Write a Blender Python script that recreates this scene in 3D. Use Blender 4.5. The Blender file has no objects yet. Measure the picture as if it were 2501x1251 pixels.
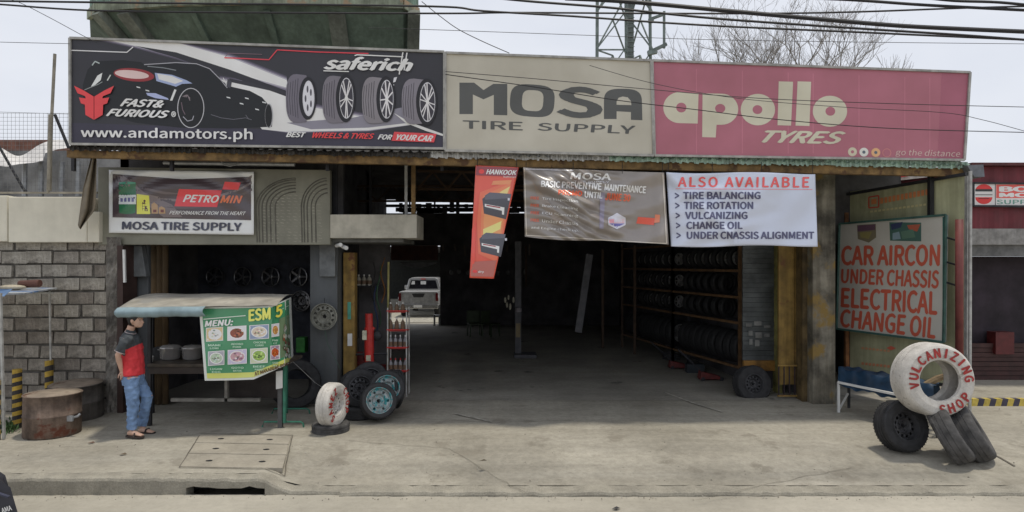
import bpy, math, random
from mathutils import Vector, Matrix
random.seed(7)
S = bpy.context.scene
C = S.collection
F = 1500.0; HY = 645.0; CX = 1250.5; CH = 2.5      # focal length in photo pixels, horizon row, centre column, eye height

# ---------------------------------------------------------------- camera, sky, sun, exposure
cam_data = bpy.data.cameras.new('camera'); cam = bpy.data.objects.new('camera', cam_data); C.objects.link(cam)
cam.location = (0, 0, CH); cam.rotation_euler = (math.radians(90), 0, 0)
cam_data.sensor_width = 36; cam_data.lens = F / 2501 * 36; cam_data.shift_y = (HY - 625.5) / 2501
cam_data.clip_end = 3000; S.camera = cam
SUN = Vector((0.2, 0.03, 1.0)).normalized()           # towards the sun
w = bpy.data.worlds.new('World'); S.world = w; w.use_nodes = True
nt = w.node_tree; nt.nodes.clear()
sky = nt.nodes.new('ShaderNodeTexSky'); sky.sky_type = 'NISHITA'; sky.sun_disc = False
sky.sun_elevation = math.asin(SUN.z); sky.sun_rotation = math.atan2(SUN.x, SUN.y); sky.dust_density = 3
tc = nt.nodes.new('ShaderNodeTexCoord'); mp = nt.nodes.new('ShaderNodeMapping'); mp.inputs['Scale'].default_value = (1, 1, 2.6)
nz = nt.nodes.new('ShaderNodeTexNoise'); nz.inputs['Scale'].default_value = 1.7; nz.inputs['Detail'].default_value = 5; nz.inputs['Roughness'].default_value = .5
cr = nt.nodes.new('ShaderNodeValToRGB')
cr.color_ramp.elements[0].position = .3; cr.color_ramp.elements[0].color = (5.9, 6.3, 7.2, 1)
cr.color_ramp.elements[1].position = .7; cr.color_ramp.elements[1].color = (8.0, 8.2, 8.7, 1)
mx = nt.nodes.new('ShaderNodeMix'); mx.data_type = 'RGBA'; mx.inputs[0].default_value = .9
bg = nt.nodes.new('ShaderNodeBackground'); bg.inputs['Strength'].default_value = .108
out = nt.nodes.new('ShaderNodeOutputWorld')
L = nt.links.new
L(tc.outputs['Generated'], mp.inputs[0]); L(mp.outputs[0], nz.inputs['Vector']); L(nz.outputs[0], cr.inputs[0])
L(sky.outputs[0], mx.inputs[6]); L(cr.outputs[0], mx.inputs[7]); L(mx.outputs[2], bg.inputs[0]); L(bg.outputs[0], out.inputs[0])
sun_d = bpy.data.lights.new('sun', 'SUN'); sun_d.energy = 2.15; sun_d.angle = math.radians(4); sun_d.color = (1, .93, .80)
sun = bpy.data.objects.new('sun', sun_d); C.objects.link(sun); sun.rotation_euler = SUN.to_track_quat('Z', 'Y').to_euler(); sun.location = (0, 0, 30)
S.view_settings.view_transform = 'Standard'; S.view_settings.look = 'None'; S.view_settings.exposure = .06; S.view_settings.gamma = 1
S.view_settings.use_curve_mapping = False
S.render.engine = 'CYCLES'; S.cycles.max_bounces = 6

# ---------------------------------------------------------------- pixel to place
def P(px, py, y): return Vector(((px - CX) / F * y, y, CH + (HY - py) / F * y))
def G(px, py, z=0.0):
    y = F * (CH - z) / (py - HY); return Vector(((px - CX) / F * y, y, z))
def PX(px, y): return (px - CX) / F * y
def PZ(py, y): return CH + (HY - py) / F * y
def plane(A, B, off=0.0):                             # vertical plane through ground points A, B; off moves it towards the viewer
    (ax, ay), (bx, by) = A, B
    nx, ny = by - ay, -(bx - ax); l = math.hypot(nx, ny); nx /= l; ny /= l
    if nx * (0 - ax) + ny * (0 - ay) < 0: nx, ny = -nx, -ny
    ax += nx * off; ay += ny * off
    d = nx * ax + ny * ay
    def f(px, py, o=0.0):
        k = (px - CX) / F; y = (d - o) / (nx * k + ny); return Vector((k * y, y, CH + (HY - py) / F * y))
    return f
def sm(t): t = max(0., min(1., t)); return t * t * (3 - 2 * t)
def zf(x, y):                                         # pavement height: a ramp down to the kerb right of the drain
    return -.15 * sm((x + 2.95) / .35) * (1 - sm((y - 7.15) / 1.9))

# ---------------------------------------------------------------- materials
MATS = {}
def lin(c): return tuple(((v / 255) / 12.92 if v / 255 <= .04045 else ((v / 255 + .055) / 1.055) ** 2.4) for v in c)
def M(name, col, rough=.75, metal=0, var=.18, scale=6, bump=.0, streak=0, col2=None, spots=None, stretch=(1, 1, 1), grain=0, patch=0, alpha=1, emit=None, trans=0):
    if name in MATS: return MATS[name]
    m = bpy.data.materials.new(name); m.use_nodes = True; n = m.node_tree.nodes; l = m.node_tree.links.new
    b = n['Principled BSDF']; b.inputs['Roughness'].default_value = rough; b.inputs['Metallic'].default_value = metal
    co = n.new('ShaderNodeTexCoord'); mp = n.new('ShaderNodeMapping'); mp.inputs['Scale'].default_value = stretch; l(co.outputs['Object'], mp.inputs[0])
    def noise(sc, det=6, ro=.6, src=mp):
        t = n.new('ShaderNodeTexNoise'); t.inputs['Scale'].default_value = sc; t.inputs['Detail'].default_value = det; t.inputs['Roughness'].default_value = ro
        l(src.outputs[0], t.inputs['Vector']); return t.outputs[0]
    def ramp(src, a, bb, ca, cb):
        r = n.new('ShaderNodeValToRGB'); e = r.color_ramp.elements; e[0].position = a; e[1].position = bb
        e[0].color = (*ca, 1); e[1].color = (*cb, 1); l(src, r.inputs[0]); return r.outputs[0]
    def mix(kind, fac, a, bb):
        x = n.new('ShaderNodeMix'); x.data_type = 'RGBA'; x.blend_type = kind
        if isinstance(fac, float): x.inputs[0].default_value = fac
        else: l(fac, x.inputs[0])
        for i, v in ((6, a), (7, bb)):
            if isinstance(v, tuple): x.inputs[i].default_value = (*v, 1)
            else: l(v, x.inputs[i])
        return x.outputs[2]
    c2 = col2 or tuple(v * (1 - 2 * var) for v in col)
    base = ramp(noise(scale), .35, .65, tuple(c2), tuple(min(1, v * (1 + var * .6)) for v in col))
    if grain:
        base = mix('MULTIPLY', float(grain), base, ramp(noise(scale * 14, 3, .7), .35, .65, (.45, .45, .45), (1, 1, 1)))
    if streak:
        m2 = n.new('ShaderNodeMapping'); m2.inputs['Scale'].default_value = (7, 7, .5); l(co.outputs['Object'], m2.inputs[0])
        base = mix('MULTIPLY', float(streak), base, ramp(noise(1.0, 5, .65, m2), .42, .62, (.35, .32, .28), (1, 1, 1)))
    if spots:                                          # (colour, scale, threshold)
        base = mix('MIX', ramp(noise(spots[1], 7, .65), spots[2], spots[2] + .06, (0, 0, 0), (1, 1, 1)), base, tuple(spots[0]))
    if patch:                                          # tyre-worn stains and dusty patches, large and uneven
        base = mix('MULTIPLY', float(patch), base, ramp(noise(.33, 8, .72), .40, .60, (.62, .61, .58), (1, 1, 1)))
        m3 = n.new('ShaderNodeMapping'); m3.inputs['Scale'].default_value = (.25, 2.2, 1); m3.inputs['Rotation'].default_value = (0, 0, .25); l(co.outputs['Object'], m3.inputs[0])
        base = mix('MULTIPLY', float(patch) * .8, base, ramp(noise(1.3, 7, .7, m3), .36, .60, (.70, .69, .67), (1, 1, 1)))
        base = mix('MULTIPLY', float(patch), base, ramp(noise(28, 4, .8), .30, .50, (.72, .71, .69), (1, 1, 1)))
    l(base, b.inputs['Base Color'])
    if bump:
        bp = n.new('ShaderNodeBump'); bp.inputs['Strength'].default_value = bump; bp.inputs['Distance'].default_value = .02
        l(noise(scale * 6, 6, .7), bp.inputs['Height']); l(bp.outputs[0], b.inputs['Normal'])
    if emit: b.inputs['Emission Color'].default_value = (*col, 1); b.inputs['Emission Strength'].default_value = emit
    MATS[name] = m; return m
def ink(name, rough=.55, bump=0.0, dirt=.12):          # printed colour: read from the mesh's own colour attribute
    if name in MATS: return MATS[name]
    m = bpy.data.materials.new(name); m.use_nodes = True; n = m.node_tree.nodes; l = m.node_tree.links.new
    b = n['Principled BSDF']; b.inputs['Roughness'].default_value = rough
    if rough < .3: b.inputs['IOR'].default_value = 1.75
    a = n.new('ShaderNodeVertexColor'); a.layer_name = 'Col'
    co = n.new('ShaderNodeTexCoord'); t = n.new('ShaderNodeTexNoise'); t.inputs['Scale'].default_value = 1.3; t.inputs['Detail'].default_value = 8; l(co.outputs['Object'], t.inputs['Vector'])
    r = n.new('ShaderNodeValToRGB'); r.color_ramp.elements[0].position = .3; r.color_ramp.elements[1].position = .7
    r.color_ramp.elements[0].color = (1 - dirt * 1.6, 1 - dirt * 1.7, 1 - dirt * 1.9, 1); r.color_ramp.elements[1].color = (1, 1, 1, 1); l(t.outputs[0], r.inputs[0])
    x = n.new('ShaderNodeMix'); x.data_type = 'RGBA'; x.blend_type = 'MULTIPLY'; x.inputs[0].default_value = 1
    l(a.outputs[0], x.inputs[6]); l(r.outputs[0], x.inputs[7]); l(x.outputs[2], b.inputs['Base Color'])
    MATS[name] = m; return m

# ---------------------------------------------------------------- mesh collecting
class MB:
    def __init__(s): s.v = []; s.f = []; s.c = []; s.col = None; s.m = []; s.mi = 0
    def add(s, vs, fs):
        k = len(s.v); s.v += [Vector(p) for p in vs]
        for f in fs: s.f.append([k + i for i in f]); s.c.append(s.col); s.m.append(s.mi)
        return s
    def box(s, a, b, R=None, c=None):                  # corner a to corner b; R rotates round the centre
        x0, y0, z0 = a; x1, y1, z1 = b
        vs = [Vector(p) for p in ((x0,y0,z0),(x1,y0,z0),(x1,y1,z0),(x0,y1,z0),(x0,y0,z1),(x1,y0,z1),(x1,y1,z1),(x0,y1,z1))]
        if R is not None:
            ct = (Vector(a) + Vector(b)) / 2 if c is None else Vector(c); vs = [ct + R @ (p - ct) for p in vs]
        return s.hexa(vs)
    def hexa(s, vs): return s.add(vs, [(0,3,2,1),(4,5,6,7),(0,1,5,4),(1,2,6,5),(2,3,7,6),(3,0,4,7)])
    def slab(s, quad, t):                              # quad (front face, any winding) made t thick along -normal / away
        q = [Vector(p) for p in quad]; n = (q[1] - q[0]).cross(q[3] - q[0]).normalized()
        if n.y < 0: n = -n
        return s.hexa(q + [p + n * t for p in q])
    def bar(s, p0, p1, wd, ht=None):                   # rectangular bar
        p0, p1 = Vector(p0), Vector(p1); ht = ht or wd; d = (p1 - p0).normalized()
        up = Vector((0, 0, 1)) if abs(d.z) < .9 else Vector((0, 1, 0))
        sx = d.cross(up).normalized(); uy = sx.cross(d).normalized(); vs = []
        for p in (p0, p1):
            for a, b in ((-1,-1),(1,-1),(1,1),(-1,1)): vs.append(p + sx * a * wd / 2 + uy * b * ht / 2)
        return s.hexa(vs)
    def tube(s, pts, r, n=6, cap=True):
        pts = [Vector(p) for p in pts]; rs = r if isinstance(r, (list, tuple)) else [r] * len(pts); k = len(s.v); vs = []; fs = []
        for i, p in enumerate(pts):
            d = (pts[min(i + 1, len(pts) - 1)] - pts[max(i - 1, 0)]).normalized()
            up = Vector((0, 0, 1)) if abs(d.z) < .9 else Vector((1, 0, 0))
            a = d.cross(up).normalized(); b = a.cross(d).normalized()
            for j in range(n):
                t = 2 * math.pi * j / n; vs.append(p + (a * math.cos(t) + b * math.sin(t)) * rs[i])
        for i in range(len(pts) - 1):
            for j in range(n):
                fs.append((i*n+j, i*n+(j+1) % n, (i+1)*n+(j+1) % n, (i+1)*n+j))
        if cap: fs.append(tuple(range(n))[::-1]); fs.append(tuple((len(pts)-1)*n + j for j in range(n)))
        return s.add(vs, fs)
    def lathe(s, prof, n=24, X=None, closed=False, a0=0, skip=None):   # profile of (radius, along) round Z, X moves it
        X = X or Matrix.Identity(4); vs = []; fs = []; m = len(prof)
        for j in range(n):
            t = 2 * math.pi * j / n + a0
            for r, h in prof: vs.append(X @ Vector((r * math.cos(t), r * math.sin(t), h)))
        for j in range(n):
            for i in range(m if closed else m - 1):
                if skip and skip(i, j): continue
                i2 = (i + 1) % m; j2 = (j + 1) % n
                fs.append((j*m+i, j2*m+i, j2*m+i2, j*m+i2))
        return s.add(vs, fs)
    def grid(s, fn, nu, nv, thick=None):
        vs = [fn(i / nu, j / nv) for j in range(nv + 1) for i in range(nu + 1)]
        fs = [(j*(nu+1)+i, j*(nu+1)+i+1, (j+1)*(nu+1)+i+1, (j+1)*(nu+1)+i) for j in range(nv) for i in range(nu)]
        return s.add(vs, fs)
    def ball(s, c, r, n=10, sz=(1, 1, 1)):
        c = Vector(c); prof = [(max(.0001, math.sin(math.pi * i / n)) * r, -math.cos(math.pi * i / n) * r) for i in range(n + 1)]
        return s.lathe(prof, n * 2, Matrix.Translation(c) @ Matrix.Diagonal((*sz, 1)))
    def mesh(s, name, mat, inv=None, smooth=False, bevel=0, weld=False):
        me = bpy.data.meshes.new(name)
        me.from_pydata([tuple(inv @ p) if inv else tuple(p) for p in s.v], [], s.f)
        for mm in (mat if isinstance(mat, (list, tuple)) else [mat]): me.materials.append(mm)
        if any(s.m): me.polygons.foreach_set('material_index', s.m)
        if any(c is not None for c in s.c):
            at = me.color_attributes.new('Col', 'FLOAT_COLOR', 'CORNER')
            for p, c in zip(me.polygons, s.c):
                for li in p.loop_indices: at.data[li].color = (*(c or (.5, .5, .5)), 1)
        if smooth: me.shade_smooth()
        me.update(); return me

WM = {}
def reg(o, mx): WM[o.name] = mx
def tag(o, label=None, cat=None, group=None, kind=None):
    if label: o['label'] = label
    if cat: o['category'] = cat
    if group: o['group'] = group
    if kind: o['kind'] = kind
    return o
def thing(name, label, cat, loc=(0, 0, 0), rotz=0, group=None):
    o = bpy.data.objects.new(name, None); C.objects.link(o); o.location = loc; o.rotation_euler = (0, 0, rotz); o.empty_display_size = .2
    reg(o, Matrix.Translation(loc) @ Matrix.Rotation(rotz, 4, 'Z')); return tag(o, label, cat, group)
def bevelize(o, bv, seg=2):
    if bv:
        m = o.modifiers.new('bevel', 'BEVEL'); m.width = bv; m.segments = seg; m.limit_method = 'ANGLE'; m.angle_limit = math.radians(40)
def part(name, mb, mat, parent, smooth=False, bevel=0, label=None, kind=None):   # mb holds world coordinates
    inv = WM[parent.name].inverted() if parent else Matrix.Identity(4)
    o = bpy.data.objects.new(name, mb.mesh(name, mat, inv, smooth)); C.objects.link(o); o.parent = parent
    if parent: reg(o, WM[parent.name])
    bevelize(o, bevel)
    return tag(o, label, None, None, kind)
def single(name, mb, mat, label=None, cat=None, group=None, loc=None, smooth=False, bevel=0, kind=None):
    if loc is None:
        xs = [p.x for p in mb.v]; ys = [p.y for p in mb.v]; loc = ((min(xs)+max(xs))/2, (min(ys)+max(ys))/2, min(p.z for p in mb.v))
    X = Matrix.Translation(loc)
    o = bpy.data.objects.new(name, mb.mesh(name, mat, X.inverted(), smooth)); C.objects.link(o); o.location = loc; reg(o, X)
    bevelize(o, bevel); return tag(o, label, cat, group, kind)
def struct(name, mb, mat, smooth=False, bevel=0): return single(name, mb, mat, kind='structure', loc=(0, 0, 0), smooth=smooth, bevel=bevel)
def kids(o): return [c for c in ALLC.get(o.name, [])]
def copy_tree(o, mx=None, label=None, parent=None):
    c = o.copy(); C.objects.link(c)
    if parent is None:
        if mx is not None: c.matrix_world = mx
    else: c.parent = parent
    if label: c['label'] = label
    for ch in [k for k in bpy.data.objects if k.parent == o]: copy_tree(ch, parent=c)
    return c
def inst(name, me, parent, mx):                        # shared-mesh piece placed at a world matrix
    o = bpy.data.objects.new(name, me); C.objects.link(o)
    if parent: o.parent = parent; o.matrix_local = WM[parent.name].inverted() @ mx
    else: o.matrix_world = mx
    return o

# ---------------------------------------------------------------- printing and lettering
FONT = None
try:
    import os
    FONT = bpy.data.fonts.load(os.path.join(bpy.utils.system_resource('DATAFILES'), 'fonts', 'Noto Sans CJK Regular.woff2'))
except Exception: FONT = None
CAPH = []
def raw_height(ch):
    c = bpy.data.curves.new('lettering', 'FONT'); c.body = ch
    if FONT: c.font = FONT
    o = bpy.data.objects.new('lettering', c); m = o.to_mesh(); ys = [p.co.y for p in m.vertices]; h = max(ys) - min(ys)
    o.to_mesh_clear(); bpy.data.objects.remove(o); bpy.data.curves.remove(c); return h
def text_geo(body, bold=.0, shear=0.0, space=1.0):
    c = bpy.data.curves.new('lettering', 'FONT'); c.body = body; c.offset = 0
    if FONT: c.font = FONT
    if not CAPH: CAPH.append(1); CAPH[0] = raw_height('H')
    c.size = .727 / CAPH[0] if CAPH[0] else 1; c.shear = shear; c.space_character = space; c.resolution_u = 3
    o = bpy.data.objects.new('lettering', c); m = o.to_mesh()
    vs = [(p.co.x, p.co.y) for p in m.vertices]; fs = [list(p.vertices) for p in m.polygons]
    o.to_mesh_clear(); bpy.data.objects.remove(o); bpy.data.curves.remove(c)
    e = bold * 1.15                         # heavier strokes: the outline repeated a hair aside
    if bold > .0055:
        v0, f0 = vs, fs; vs = []; fs = []
        for dx, dy in ((0, 0), (e, 0), (-e, 0), (0, e * .7), (0, -e * .7)):
            k = len(vs); vs += [(x + dx, y + dy) for x, y in v0]; fs += [[k + i for i in f] for f in f0]
    x0 = min(v[0] for v in vs); x1 = max(v[0] for v in vs); y0 = min(v[1] for v in vs); y1 = max(v[1] for v in vs)
    return [((x - x0) / (x1 - x0), (y - y0) / (y1 - y0)) for x, y in vs], fs
def quad_map(q):                                       # q = TL, TR, BR, BL; s right, t up
    def f(s, t):
        tl, tr, br, bl = q
        return ((1-s)*(t*tl[0]+(1-t)*bl[0]) + s*(t*tr[0]+(1-t)*br[0]), (1-s)*(t*tl[1]+(1-t)*bl[1]) + s*(t*tr[1]+(1-t)*br[1]))
    return f
def split2d(vs, fs, step):                             # cut lettering on a square raster so that it can follow folds
    import bmesh
    bm = bmesh.new(); bv = [bm.verts.new((x, y, 0)) for x, y in vs]
    for f in fs:
        try: bm.faces.new([bv[i] for i in f])
        except Exception: pass
    xs = [v[0] for v in vs]; ys = [v[1] for v in vs]
    for ax, lo, hi in ((0, min(xs), max(xs)), (1, min(ys), max(ys))):
        k = math.ceil(lo / step) * step
        while k < hi:
            co = (k, 0, 0) if ax == 0 else (0, k, 0); no = (1, 0, 0) if ax == 0 else (0, 1, 0)
            bmesh.ops.bisect_plane(bm, geom=bm.verts[:] + bm.edges[:] + bm.faces[:], plane_co=co, plane_no=no); k += step
    bm.verts.ensure_lookup_table(); bm.verts.index_update()
    r = [(v.co.x, v.co.y) for v in bm.verts], [[v.index for v in f.verts] for f in bm.faces]; bm.free(); return r
class Print:                                           # flat print on a surface surf(px, py, off)
    def __init__(s, surf, parent, mat, gain=1.75, lift=.004, step=None, rect=True):
        s.surf = surf; s.parent = parent; s.mat = mat; s.gain = gain; s.z = lift; s.mb = MB(); s.step = step
    def colour(s, c): return tuple(min(.9, v * s.gain) for v in lin(c))
    def geo(s, mb, pts, fs, col):
        if s.step: pts, fs = split2d(pts, fs, s.step)
        mb.col = s.colour(col); mb.add([s.surf(x, y, -s.z) for x, y in pts], fs)
    def poly(s, pts, col):
        s.z += .00013; s.geo(s.mb, pts, [list(range(len(pts)))], col); return s
    def rect(s, x0, y0, x1, y1, col, sl=0): return s.poly([(x0, y0), (x1, y0 + sl), (x1, y1 + sl), (x0, y1)], col)
    def ell(s, cx, cy, rx, ry, col, n=24, rot=0, p=1):
        pts = []
        for i in range(n):
            a = 2 * math.pi * i / n; c0, s0 = math.cos(a), math.sin(a)
            x = math.copysign(abs(c0) ** p, c0) * rx; y = math.copysign(abs(s0) ** p, s0) * ry
            pts.append((cx + x * math.cos(rot) - y * math.sin(rot), cy + x * math.sin(rot) + y * math.cos(rot)))
        return s.poly(pts, col)
    def line(s, pts, wd, col):
        for (x0, y0), (x1, y1) in zip(pts, pts[1:]):
            l = math.hypot(x1 - x0, y1 - y0) or 1; nx, ny = -(y1 - y0) / l * wd / 2, (x1 - x0) / l * wd / 2
            s.poly([(x0+nx, y0+ny), (x1+nx, y1+ny), (x1-nx, y1-ny), (x0-nx, y0-ny)], col)
        return s
    def done(s, name='printed_picture'):
        if s.mb.v: part(name, s.mb, s.mat, s.parent)
        s.z += .001
    def text(s, body, q, col, bold=.02, shear=0, space=1, name='lettering'):
        if len(q) == 4 and not isinstance(q[0], tuple): x0, y0, x1, y1 = q; q = ((x0, y0), (x1, y0), (x1, y1), (x0, y1))
        vs, fs = text_geo(body, bold, shear, space); f = quad_map(q); mb = MB(); z = s.z; s.z += .0012
        
        if bold > .0055:
            n5 = len(vs) // 5; nf = len(fs) // 5
            for k in range(5):
                s.z += .00012; s.geo(mb, [f(a, b) for a, b in vs[k*n5:(k+1)*n5]], [[i - k*n5 for i in g_] for g_ in fs[k*nf:(k+1)*nf]], col)
        else: s.geo(mb, [f(a, b) for a, b in vs], fs, col)
        s.z = z
        return part(name, mb, s.mat, s.parent)

# ---------------------------------------------------------------- shared materials
conc = M('pavement_concrete', (.45, .42, .35), .9, patch=.62, var=.07, scale=.7, bump=.35, grain=.34, spots=((.30, .275, .225), 1.6, .58))
road_m = M('road_concrete', (.46, .43, .36), .9, patch=.4, var=.09, scale=.7, bump=.2, grain=.15)
floor_m = M('workshop_floor', (.40, .375, .325), .8, patch=.4, var=.12, scale=.8, bump=.15, grain=.3, spots=((.10, .095, .085), 1.1, .62))
kerb_m = M('kerb_concrete', (.36, .335, .275), .95, var=.12, scale=4, bump=.6, grain=.45)
plaster = M('pale_plaster', (.72, .68, .56), .9, var=.06, scale=2, bump=.15, streak=.05)
block_ms = [M('block_grey_%s' % n, c, .95, var=.25, scale=3, bump=.8, grain=.5, streak=.35, spots=((.15, .135, .115), 1.6, .54)) for n, c in
            (('light', (.52, .48, .41)), ('mid', (.43, .39, .335)), ('dark', (.34, .30, .255)))]
mortar = M('mortar', (.13, .12, .105), .95, var=.25, scale=6, bump=.6)
rough_col = M('rough_render', (.27, .25, .22), .95, var=.35, scale=3, bump=.9, grain=.4, spots=((.11, .095, .085), 2.2, .55))
grey_paint = M('grey_paint', (.11, .12, .128), .6, var=.1, scale=2, streak=.2)
dark_in = M('dark_grey_wall', (.10, .095, .098), .9, var=.3, scale=1.5)  # dark grey shared by interior walls, ceilings and rear roofs
dark_steel = M('dark_steel', (.035, .035, .04), .6, .3, var=.2)
rust_beam = M('rusty_ochre_steel', (.26, .16, .06), .8, var=.3, scale=5, grain=.4, spots=((.09, .045, .02), 4, .55))
yellow_rust = M('rusty_yellow_paint', (.33, .21, .055), .75, var=.2, scale=4, streak=.45, spots=((.16, .07, .03), 3.5, .58))
wood_brown = M('brown_wood_shelf', (.16, .085, .035), .7, var=.25, scale=7)
rubber = M('tyre_rubber', (.032, .032, .034), .75, var=.25, scale=9, bump=.1)
rubber_dusty = M('dusty_tyre_rubber', (.085, .082, .08), .85, var=.3, scale=7, bump=.15)
steel_rim = M('steel_rim_paint', (.20, .20, .20), .5, .4, var=.2, scale=9)
chrome = M('bright_alloy', (.6, .6, .62), .3, .9, var=.1)
white_tyre = M('white_painted_rubber', (.68, .65, .60), .75, var=.12, scale=5, bump=.5, grain=.25, streak=.15, spots=((.33, .30, .26), 5, .61))
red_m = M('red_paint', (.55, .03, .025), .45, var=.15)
red_ink = M('red_brush_paint', (.38, .035, .03), .6, var=.15)
black_m = M('black_plastic', (.02, .02, .022), .5)
sign_ink = ink('sign_print', .5); cloth_ink = ink('banner_print', .27, dirt=.05)
galv = M('galvanised_steel', (.38, .39, .40), .5, .5, var=.15, scale=8)
mint = M('mint_roof_paint', (.36, .50, .42), .6, var=.2, scale=4, spots=((.2, .22, .19), 3, .6))
dark_roof = M('weathered_roof_sheet', (.06, .055, .05), .8, .2, var=.3)
pale_metal = M('pale_grey_metal', (.5, .5, .48), .55, .3)
white_m = M('white_plastic', (.75, .75, .73), .5, var=.05)

# ================================================================ GROUND
g = MB(); g.add([(-900, -300, -.32), (900, -300, -.32), (900, 1200, -.32), (-900, 1200, -.32)], [(0, 1, 2, 3)])
struct('ground', g, M('dry_earth', (.30, .27, .21), .95, var=.2, scale=.3))
r = MB(); r.grid(lambda u, v: Vector((-60 + 120 * u, -30 + v * (37.18), -.2 + .006 * math.sin(u * 90) * math.sin(v * 23))), 120, 30)
struct('road', r, road_m)
p = MB()
xs = [-60, -40, -25, -15] + [-10 + i * .25 for i in range(85)] + [15, 25, 40, 60]
ys = [7.34 + .12 * i for i in range(24)] + [10.4, 11, 60]
ix = len(xs) - 1
def pav(u, v):
    x = xs[round(u * (len(xs) - 1))]; y = ys[round(v * (len(ys) - 1))]
    return Vector((x, y, zf(x, y) + (.004 * math.sin(x * 2.1 + y) * math.sin(y * 3.1 + .7 * x) if 7.4 < y < 10.2 else 0)))
p.grid(pav, len(xs) - 1, len(ys) - 1); struct('pavement', p, conc, smooth=True)
fl = MB(); fl.add([(-6.9, 11.25, .006), (7, 11.25, .006), (5.4, 26, .006), (-6.9, 26, .006)], [(0, 1, 2, 3)]); struct('floor', fl, floor_m)
# kerb with a drain mouth
def kerb_piece(x0, x1, top0, top1, y0=7.17, bottom=-.26, n=None):
    mb = MB(); n = n or max(2, int((x1 - x0) / .09)); rg = random.Random(int(x0 * 100) + 5); rows = []
    for i in range(n + 1):
        x = x0 + (x1 - x0) * i / n; t = top0(x) + rg.uniform(-.014, .006); b = bottom(x) if callable(bottom) else bottom
        y = y0 + rg.uniform(-.012, .014)
        rows.append([(x, 7.36, t), (x, y + .04, t - .002), (x, y + .012, t - .012), (x, y, t - .04), (x, y, b), (x, 7.36, b)])
    vs = [q for rr in rows for q in rr]; fs = []
    for i in range(n):
        for j in range(5): fs.append((i*6+j, (i+1)*6+j, (i+1)*6+j+1, i*6+j+1))
    fs += [tuple(range(6)), tuple(n*6 + j for j in range(6))[::-1]]
    mb.add(vs, fs); return mb
a, b = PX(456, 7.2), PX(650, 7.2)
ztop = lambda x: zf(x, 7.2) + .006
kb = struct('kerb', kerb_piece(-40, a, ztop, ztop), kerb_m)
mb = kerb_piece(a, b, ztop, ztop, bottom=lambda x: -.112 - .012 * math.sin(x * 9) - .010 * math.sin(x * 31) - .03 * sm((x - b + .12) / .12)); kerb2 = struct('kerb_lintel', mb, kerb_m)
struct('kerb_ramp', kerb_piece(b, -2.0, ztop, ztop), kerb_m); struct('kerb_low', kerb_piece(-2.0, 40, ztop, ztop, y0=7.13), kerb_m)
dr = MB(); dr.box((a - .1, 7.19, -.6), (b + .1, 8.1, -.5)); dr.box((a - .1, 8.0, -.5), (b + .1, 8.1, -.16)); dr.box((a - .1, 7.37, -.20), (b + .1, 8.0, -.16)); dr.box((a - .15, 7.19, -.5), (a - .1, 8.1, -.2)); dr.box((b + .1, 7.19, -.5), (b + .15, 8.1, -.2)); struct('drain_pit', dr, M('drain_near_black', (.008, .0075, .007), .9))  # near-black pit behind the drain mouth
# drain cover slabs
cov = [((490, 1062), (712, 1066), (705, 1086), (478, 1082)), ((477, 1084), (704, 1088), (700, 1112), (462, 1108)), ((461, 1110), (699, 1114), (690, 1145), (440, 1141))]
cv = thing('drain_cover', 'three concrete drain cover slabs with lifting holes set in the pavement by the kerb', 'drain cover', G(570, 1105))
for i, q in enumerate(cov):
    t = [G(x, y) + Vector((0, 0, .012)) for x, y in q]; mb = MB()
    mb.hexa([Vector((v.x, v.y, -.05)) for v in t] + t)
    part('slab', mb, M('slab_concrete', (.38, .345, .28), .9, var=.12, scale=2, bump=.35, grain=.25), cv, bevel=.006)
    for s in (.25, .78):
        f = quad_map(q); c0 = G(*f(s, .45)); hb = MB(); hb.lathe([(.0001, 0), (.032, 0), (.036, .003)], 12, Matrix.Translation(c0 + Vector((0, 0, .0135))) @ Matrix.Diagonal((1.2, .8, 1, 1)))
        part('lifting_hole', hb, black_m, cv)
jt = MB()
def ribbon(mb, pts, wd):
    for q0, q1 in zip(pts, pts[1:]):
        d = (q1 - q0).normalized(); n = Vector((-d.y, d.x, 0)) * wd / 2
        mb.add([q0 - n, q0 + n, q1 + n, q1 - n], [(0, 1, 2, 3)])
def crack(pix, wd=.012, jit=.02):
    pts = []; rg = random.Random(int(pix[0][0]))
    for (x0, y0), (x1, y1) in zip(pix, pix[1:]):
        A, B = G(x0, y0), G(x1, y1); n = max(2, int((B - A).length / .12))
        for i in range(n):
            q = A.lerp(B, i / n) + Vector((rg.uniform(-jit, jit), rg.uniform(-jit, jit), 0)); q.z = zf(q.x, q.y) + .009; pts.append(q)
    ribbon(jt, pts, wd)
crack([(2420, 1098), (2501, 1128)], .03); crack([(950, 1020), (1200, 1032), (1420, 1028)], .008); crack([(850, 1075), (1100, 1090), (1300, 1180)], .005); crack([(1700, 1190), (1900, 1150), (2100, 1120)], .005)
crack([(490, 1060), (715, 1064), (695, 1148), (438, 1143), (490, 1060)], .014, .004)
struct('pavement_crack', jt, M('crack_dirt', (.14, .125, .10), .95))
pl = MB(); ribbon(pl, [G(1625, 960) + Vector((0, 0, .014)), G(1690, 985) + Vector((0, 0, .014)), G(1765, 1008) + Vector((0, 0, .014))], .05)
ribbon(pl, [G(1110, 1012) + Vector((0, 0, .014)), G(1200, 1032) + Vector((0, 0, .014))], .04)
struct('floor_light_streak', pl, M('light_streak_paint', (.5, .47, .40), .8, var=.25, scale=6))  # pale ribbons painted on the floor as streaks of leaking light

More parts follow.
